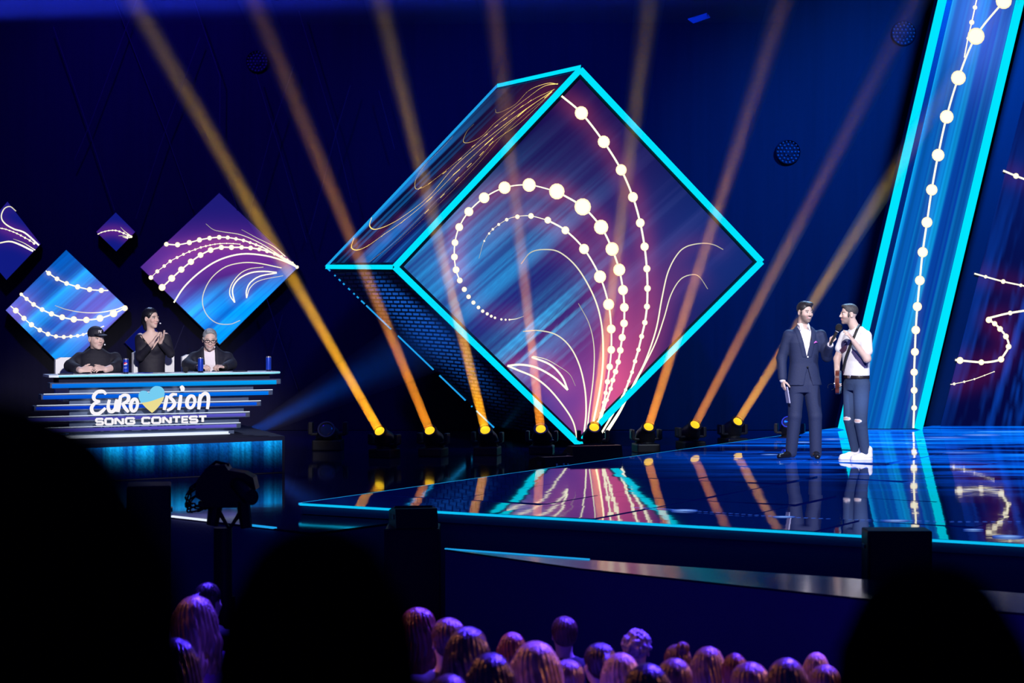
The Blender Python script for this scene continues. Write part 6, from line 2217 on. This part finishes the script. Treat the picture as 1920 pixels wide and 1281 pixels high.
# --- man in glasses
b3, g_ = judge_frame(397, 26.0)
j3 = empty('person', b3, 'grey-haired man in glasses and dark blazer writing at the desk', 'person')
h3 = Head(g_(396, 637, -0.12), 0.20, 0.22, -0.03, 1.04)
f = Field(0.02)
h3.build(f, g_(393, 661, -0.02), jaw=1.05, smile=0.7)
ty3 = 0.10
f.stack([(0.49, 0, 0.06, 0.17, 0.13), (0.60, 0.0, 0.05, 0.17, 0.13), (0.78, -0.01, 0.02, 0.18, 0.13), (0.90, -0.015, 0.0, 0.17, 0.10), (0.97, -0.02, -0.01, 0.08, 0.07)], ty3, 2.2, 0.03)
sL, sR = g_(364, 671, 0.0), g_(426, 671, 0.03)
eL, eR = g_(354, 0, -0.10), g_(434, 0, -0.02)
eL[2] = eR[2] = zt + 0.070
wL, wR = g_(380, 0, -0.36), g_(427, 0, -0.26)
wL[2] = wR[2] = zt + 0.045
f.chain([sL, eL, wL], [0.055, 0.046, 0.032])
f.chain([sR, eR, wR], [0.055, 0.046, 0.032])
hand(f, wL, (0.9, -0.35, 0.10), (0.25, 0.3, -0.9), 1, (0.6, 0.65, 0.7, 0.75), 0.6, 1.05)
hand(f, wR, (-0.75, -0.55, 0.12), (0.0, 0.3, -1), -1, (0.75, 0.8, 0.8, 0.85), 0.4, 1.05)
seated_legs(f, V3(0, 0.06, 0.555), YAW_D)
body_obj('body', f, 0.006, M_skin, j3, lambda P_: h3.colours(P_, SKIN_A, 0.35, (0.35, 0.32, 0.32), brow=(0.2, 0.18, 0.18), smile=0.5))
f = Field(0.01)
h3.e(f, (0, -0.022, 0.045), (0.079, 0.094, 0.082), 0.01)
h3.e(f, (0, 0.03, 0.098), (0.05, 0.05, 0.026), 0.02)
h3.e(f, (0, 0.098, 0.012), (0.082, 0.072, 0.092), 0.012, 's')
h3.e(f, (0, 0.035, -0.095), (0.12, 0.15, 0.085), 0.01, 's')
for sx in (-1, 1):
    h3.e(f, (sx * 0.080, -0.006, -0.006), (0.022, 0.026, 0.036), 0.006, 's')
    h3.e(f, (sx * 0.0705, 0.022, 0.006), (0.006, 0.012, 0.026), 0.006)
body_obj('hair', f, 0.005, M_hair_g, j3)
# glasses
gl = MB()
for sx in (-1, 1):
    ring = [Vector(h3.P(sx * 0.033 + 0.024 * math.copysign(abs(math.cos(t)) ** 0.7, math.cos(t)), 0.101 - 0.25 * abs(sx * 0.033 + 0.024 * math.cos(t)) ** 1.3, 0.006 + 0.0155 * math.copysign(abs(math.sin(t)) ** 0.7, math.sin(t)))) for t in np.linspace(0, 2 * PI, 19)]
    gl.tube(ring, 0.0027, 6)
    gl.tube([Vector(h3.P(sx * 0.059, 0.096, 0.012)), Vector(h3.P(sx * 0.077, 0.05, 0.012)), Vector(h3.P(sx * 0.079, -0.01, 0.008))], 0.0034, 6)
gl.tube([Vector(h3.P(-0.008, 0.104, 0.010)), Vector(h3.P(0.008, 0.104, 0.010))], 0.0034, 6)
gl.build('glasses', M_strap, j3)
f = Field(0.015)
f.stack([(0.60, 0.0, 0.05, 0.17, 0.135), (0.78, -0.01, 0.02, 0.188, 0.142), (0.88, -0.015, 0.0, 0.175, 0.118), (0.955, -0.02, -0.01, 0.095, 0.085)], ty3, 2.2)
body_obj('t_shirt', f, 0.007, M_shirt, j3)


def blazer_cut(d, u, w_, Z):
    vw = np.interp(Z, [0.4, 0.96, 1.1], [0.055, 0.062, 0.08])
    return np.maximum(d, -np.maximum(np.abs(u + 0.005) - vw, 0.0 - w_)) - 0.006 * np.clip(1 - np.abs(np.abs(u + 0.005) - vw - 0.03) / 0.03, 0, 1) * (w_ > 0.02)


f = Field(0.02)
f.stack([(0.475, 0, 0.06, 0.20, 0.16), (0.60, 0.0, 0.05, 0.205, 0.165), (0.78, -0.01, 0.02, 0.205, 0.155), (0.87, -0.015, 0.0, 0.195, 0.130), (0.925, -0.018, 0.0, 0.165, 0.112), (0.965, -0.02, -0.005, 0.112, 0.095), (0.995, -0.02, 0.0, 0.082, 0.08)], ty3, 2.3, 0.02, blazer_cut)
f.chain([sL, eL, eL + (wL - eL) * 0.88], [0.070, 0.062, 0.050], 0.035)
f.chain([sR, eR, eR + (wR - eR) * 0.88], [0.070, 0.062, 0.050], 0.035)
body_obj('blazer', f, 0.007, M_blazer, j3)
f = Field(0.02)
seated_legs(f, V3(0, 0.06, 0.555), YAW_D, 0.085)
body_obj('trousers', f, 0.01, M_blazer, j3)
f = Field(0.003)
f.cone(wR + V3(0.006, 0.006, 0), wR - V3(0.006, 0.006, 0), 0.036, 0.036)
body_obj('wristwatch', f, 0.005, M_strap, j3)
headset(j3, h3, 1)
tip = Vector(b3) + Vector(wL + V3(0.085, -0.05, -0.03))
pen = empty('pen', tip, 'blue pen in the hand of the man in glasses', 'pen')
MB().tube([(0, 0, -0.01), (-0.006, 0.0, 0.012)], [0.001, 0.004], 8).build('pen_tip', M_alu, pen)
MB().tube([(-0.006, 0.0, 0.012), (-0.05, 0.0, 0.115)], 0.0045, 8).build('pen_barrel', M_can, pen)
chair(dk(du(394, 0.90, Z_RI + 0.7), 0.90, Z_RI), YAW_D - 0.05, 'white chair almost hidden by the man in glasses', 0.54, 0.89)

# ------------------------------------------------------------------ audience
Z0 = 0.0


def std_body(female):
    f = Field(0.025)
    hd = Head((0, 0, 1.57), PI, 0.0)           # they look at the stage, away from the camera
    hd.build(f, V3(0, 0, 1.42), female)
    w_ = 0.86 if female else 1.0
    f.stack([(0.82, 0, 0, 0.16, 0.11), (1.0, 0, 0, 0.135 * w_, 0.095), (1.25, 0, 0, 0.165 * w_, 0.105), (1.36, 0, 0, 0.16 * w_, 0.085), (1.44, 0, 0, 0.06, 0.055)], 0, 2.2)
    for sx in (-1, 1):
        sh = V3(sx * 0.165 * w_, 0, 1.35)
        el = V3(sx * 0.20 * w_, -0.01, 1.08)
        wr = V3(sx * 0.19 * w_, 0.03, 0.84)
        f.chain([sh, el, wr], [0.048, 0.038, 0.028])
        hand(f, wr, (0, 0.1, -1), (-sx, 0, 0), sx, (0.5, 0.5, 0.5, 0.5), 0.3)
        f.chain([V3(sx * 0.085, 0, 0.86), V3(sx * 0.09, 0.01, 0.46), V3(sx * 0.09, -0.02, 0.08)], [0.085, 0.058, 0.042])
        f.cone(V3(sx * 0.09, -0.03, 0.035), V3(sx * 0.10, 0.14, 0.03), 0.035, 0.032)
    P_, F = f.mesh(0.010)
    me = raw_mesh('person', P_, F, hd.colours(P_, (0.55, 0.38, 0.32)), True)
    me.materials.append(M_skin)
    f = Field(0.025)
    f.stack([(0.80, 0, 0, 0.175, 0.125), (1.0, 0, 0, 0.155 * w_, 0.115), (1.25, 0, 0, 0.188 * w_, 0.125), (1.37, 0, 0, 0.18 * w_, 0.10), (1.43, 0, 0, 0.09, 0.075)], 0, 2.2)
    for sx in (-1, 1):
        f.chain([V3(sx * 0.165 * w_, 0, 1.35), V3(sx * 0.20 * w_, -0.01, 1.08), V3(sx * 0.19 * w_, 0.02, 0.87)], [0.068, 0.055, 0.045])
    P_, F = f.mesh(0.013)
    top_ = raw_mesh('top', P_, F, None, True)
    f = Field(0.025)
    for sx in (-1, 1):
        f.chain([V3(sx * 0.085, 0, 0.86), V3(sx * 0.09, 0.01, 0.46), V3(sx * 0.09, -0.02, 0.07)], [0.10, 0.075, 0.058])
    P_, F = f.mesh(0.016)
    return me, top_, raw_mesh('trousers', P_, F, None, True), hd


def hair_mesh(kind, hd):
    f = Field(0.02)
    e = hd.e
    e(f, (0, -0.022, 0.042), (0.084, 0.102, 0.090), 0.01)
    if kind == 'short':
        e(f, (0, -0.05, -0.01), (0.074, 0.062, 0.06), 0.02)
        e(f, (0, 0.05, -0.11), (0.13, 0.13, 0.09), 0.01, 's')
    elif kind == 'curly':
        rs = np.random.RandomState(3)
        for _ in range(90):
            v = rs.normal(size=3); v /= np.linalg.norm(v)
            if v[2] < -0.45 or (v[1] > 0.55 and v[2] < 0.5):
                continue
            e(f, tuple(np.array((0, -0.022, 0.04)) + v * (0.082, 0.100, 0.090)), (0.017, 0.017, 0.017), 0.004)
    elif kind == 'bun':
        e(f, (0, -0.05, -0.01), (0.072, 0.060, 0.06), 0.02)
        e(f, (0, -0.085, 0.115), (0.045, 0.045, 0.042), 0.008)
    elif kind == 'ponytail':
        e(f, (0, -0.05, -0.01), (0.072, 0.060, 0.06), 0.02)
        f.chain([hd.P(0, -0.10, 0.06), hd.P(0.01, -0.16, 0.03), hd.P(0.015, -0.165, -0.08), hd.P(0.02, -0.14, -0.20)], [0.02, 0.034, 0.034, 0.012], 0.02)
    else:  # long
        e(f, (0, -0.045, -0.03), (0.092, 0.080, 0.11), 0.03)
        for sx in (-1, 1):
            f.chain([hd.P(sx * 0.06, -0.03, 0.02), hd.P(sx * 0.082, -0.045, -0.10), hd.P(sx * 0.085, -0.055, -0.22), hd.P(sx * 0.06, -0.075, -0.33)], [0.04, 0.038, 0.042, 0.02], 0.03)
        f.chain([hd.P(0, -0.10, -0.02), hd.P(0, -0.105, -0.2), hd.P(0, -0.10, -0.36)], [0.05, 0.055, 0.03], 0.04)
        e(f, (0, 0.11, -0.02), (0.070, 0.07, 0.09), 0.02, 's')
    P_, F = f.mesh(0.007)
    # fine strands
    if kind != 'curly':
        q = hd.local(P_)
        a = np.arctan2(q[:, 0], q[:, 1])
        P_ = P_ + (hd.R @ np.stack([np.sin(a), np.cos(a), 0 * a])).T * (0.0032 * np.sin(a * 31 + 3 * np.sin(q[:, 2] * 18)) + 0.0015 * np.sin(a * 67 + 5 * np.sin(q[:, 2] * 11)))[:, None]
    return raw_mesh('hair', P_, F, None, True)


BODY = {s: std_body(s == 'f') for s in 'mf'}
HAIR = {k: hair_mesh(k, BODY['f'][3]) for k in ('short', 'curly', 'bun', 'ponytail', 'long')}


def hair_mat(name, c, rough=0.30):
    return pbr(name, c, rough, bump=(34, 0.9, (1.5, 1.5, 0.15)), vary=0.55)


HM = {'dark': hair_mat('hair_dark', (0.035, 0.022, 0.02)), 'brown': hair_mat('hair_brown', (0.12, 0.06, 0.035)), 'red': hair_mat('hair_auburn', (0.16, 0.045, 0.02)), 'blonde': hair_mat('hair_blonde', (0.42, 0.28, 0.17)), 'grey': hair_mat('hair_grey', (0.30, 0.26, 0.26)), 'light': hair_mat('hair_light_brown', (0.20, 0.12, 0.08))}
CM = {k: pbr('cloth_' + k, c, 0.85, bump=(20, 0.4)) for k, c in {'black': (0.01, 0.01, 0.014), 'navy': (0.03, 0.035, 0.10), 'white': (0.65, 0.62, 0.68), 'purple': (0.18, 0.06, 0.25), 'wine': (0.14, 0.03, 0.05), 'grey': (0.12, 0.12, 0.14)}.items()}


def spectator(px, ytop, Ztop, sex, hair, hc, top_c, label, yaw=0.0, wide=1.0, grp='audience in front of the stage'):
    Y = FPX * (CAMZ - Ztop) / (ytop - HOR)
    me, tp, trs, hd = BODY[sex]
    s = (Ztop - Z0) / (1.70 + (0.03 if hair == 'bun' else 0))
    root = link('person', me)
    root.location = ((px - 960) * Y / FPX, Y, Z0)
    root.rotation_euler = (0, 0, yaw)
    root.scale = (s * wide, s * wide, s)
    tag(root, label, 'person', grp)
    for nm, m_, mt in (('hair', HAIR[hair], HM[hc]), ('top', tp, CM[top_c]), ('trousers', trs, CM['navy' if top_c == 'black' else 'black'])):
        o = bpy.data.objects.new(nm, m_)
        COL.objects.link(o)
        if not m_.materials:
            m_.materials.append(None)
        o.material_slots[0].link = 'OBJECT'
        o.material_slots[0].material = mt
        o.parent = root
    return root


ZT = 1.70
crowd = [
    (779, 1139, 'f', 'long', 'red', 'wine', 'dark reddish-haired spectator next to the big middle silhouette', 0.9, 1.0),
    (839, 1158, 'm', 'short', 'brown', 'black', 'spectator with a small lit patch of brown hair behind a dark head', 0.3, 1.0),
    (880, 1175, 'f', 'long', 'dark', 'navy', 'dark-haired spectator with purple lit side, left of the orange hair', -0.3, 1.0),
    (960, 1185, 'f', 'long', 'red', 'black', 'spectator with long orange-brown hair', 0.1, 0.9),
    (1004, 1202, 'f', 'long', 'blonde', 'white', 'spectator with long blonde hair', 0.0, 1.05),
    (1057, 1155, 'm', 'short', 'brown', 'black', 'tallest short-haired man in the crowd under the stage step', 0.2, 1.0),
    (1064, 1236, 'm', 'short', 'brown', 'grey', 'brown-haired spectator right of the long blonde hair', 0.0, 1.05),
    (1122, 1205, 'f', 'ponytail', 'dark', 'navy', 'dark-haired spectator with ponytail left of the curly man', 0.4, 1.0),
    (1162, 1224, 'f', 'long', 'blonde', 'white', 'blonde spectator lit violet below the curly head', 0.2, 0.95),
    (1193, 1182, 'm', 'curly', 'grey', 'black', 'spectator with short curly greyish hair', 0.0, 1.0),
    (1212, 1244, 'f', 'long', 'dark', 'wine', 'very dark head before the curly-haired man', 0.1, 1.0),
    (1264, 1234, 'm', 'short', 'light', 'navy', 'spectator with bright blue lit crown below the bun', 0.0, 0.9),
    (1267, 1199, 'f', 'bun', 'brown', 'black', 'spectator with brown hair tied in a bun', 0.5, 0.9),
    (1329, 1212, 'f', 'long', 'light', 'purple', 'purple lit spectator with smooth light brown hair', -0.2, 0.95),
    (1376, 1225, 'm', 'short', 'red', 'black', 'small reddish-haired head between two blue lit heads', 0.2, 0.75),
    (1333, 1246, 'f', 'ponytail', 'dark', 'navy', 'dark blue lit head at the bottom edge below the purple one', 0.2, 1.1),
    (1405, 1241, 'm', 'short', 'light', 'navy', 'blue lit short-haired spectator second from the right silhouette group', 0.0, 1.05),
    (1474, 1234, 'f', 'long', 'light', 'purple', 'spectator with shiny violet lit long hair', 0.0, 0.9),
    (1531, 1223, 'f', 'long', 'blonde', 'black', 'fair-haired spectator beside the right silhouette', -0.2, 0.85),
    (1546, 1246, 'm', 'short', 'light', 'navy', 'blue lit head touching the right silhouette', 0.0, 0.95),
    (920, 1224, 'f', 'long', 'dark', 'black', 'almost black head left of the long blonde hair', 0.0, 1.0),
    (842, 1264, 'm', 'short', 'light', 'purple', 'violet lit crown at the bottom edge near the middle silhouette', 0.0, 0.9),
    (392, 1092, 'f', 'ponytail', 'dark', 'black', 'dark-haired spectator with ponytail left of the middle silhouette', -0.5, 0.9),
    (367, 1117, 'f', 'long', 'light', 'purple', 'spectator with long light brown hair between the two big silhouettes', 0.0, 1.1),
    (252, 1092, 'm', 'short', 'dark', 'navy', 'spectator in dark clothes beside the left silhouette', 0.4, 0.9),
    (298, 1160, 'f', 'bun', 'brown', 'white', 'spectator in pale clothing low beside the left silhouette', -0.3, 0.9),
    (330, 1196, 'f', 'long', 'dark', 'purple', 'spectator in purple low between the two big silhouettes', 0.2, 1.0),
]
placed = []
dep = lambda z, yt: FPX * (CAMZ - z) / (yt - HOR)
for c in crowd:
    if c is None:
        continue
    px, yt, sex, hair, hc, tc, lab, yaw, wd = c
    best = max(np.linspace(1.52, 1.88, 25), key=lambda z: min([9] + [((px - 960) / FPX * dep(z, yt) - q[0]) ** 2 / 0.21 + (dep(z, yt) - q[1]) ** 2 / 0.09 for q in placed]) - 3.0 * abs(z - 1.7) ** 2)
    placed.append(((px - 960) / FPX * dep(best, yt), dep(best, yt)))
    spectator(px, yt, best, sex, hair, hc, tc, lab, yaw, wd)


# the three big dark heads close to the lens
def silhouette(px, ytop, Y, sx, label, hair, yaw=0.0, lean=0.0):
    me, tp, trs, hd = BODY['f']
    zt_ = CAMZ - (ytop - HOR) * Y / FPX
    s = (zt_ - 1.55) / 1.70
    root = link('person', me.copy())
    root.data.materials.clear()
    root.data.materials.append(M_shade_black)  # skin painted black like hair and clothes, as if unlit
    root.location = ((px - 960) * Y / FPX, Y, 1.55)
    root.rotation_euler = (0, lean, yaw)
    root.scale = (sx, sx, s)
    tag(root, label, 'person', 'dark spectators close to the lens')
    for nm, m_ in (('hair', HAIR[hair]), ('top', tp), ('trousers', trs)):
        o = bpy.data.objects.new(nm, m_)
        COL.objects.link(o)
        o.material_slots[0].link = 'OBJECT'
        o.material_slots[0].material = M_shade_black
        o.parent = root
    return root


silhouette(-52, 742, 1.5, 1.36, 'huge black out-of-focus head at the left edge', 'long')
silhouette(598, 988, 2.35, 0.96, 'black out-of-focus head in the middle of the bottom edge', 'long')
silhouette(1740, 1056, 2.45, 1.0, 'black out-of-focus head at the lower right', 'long')
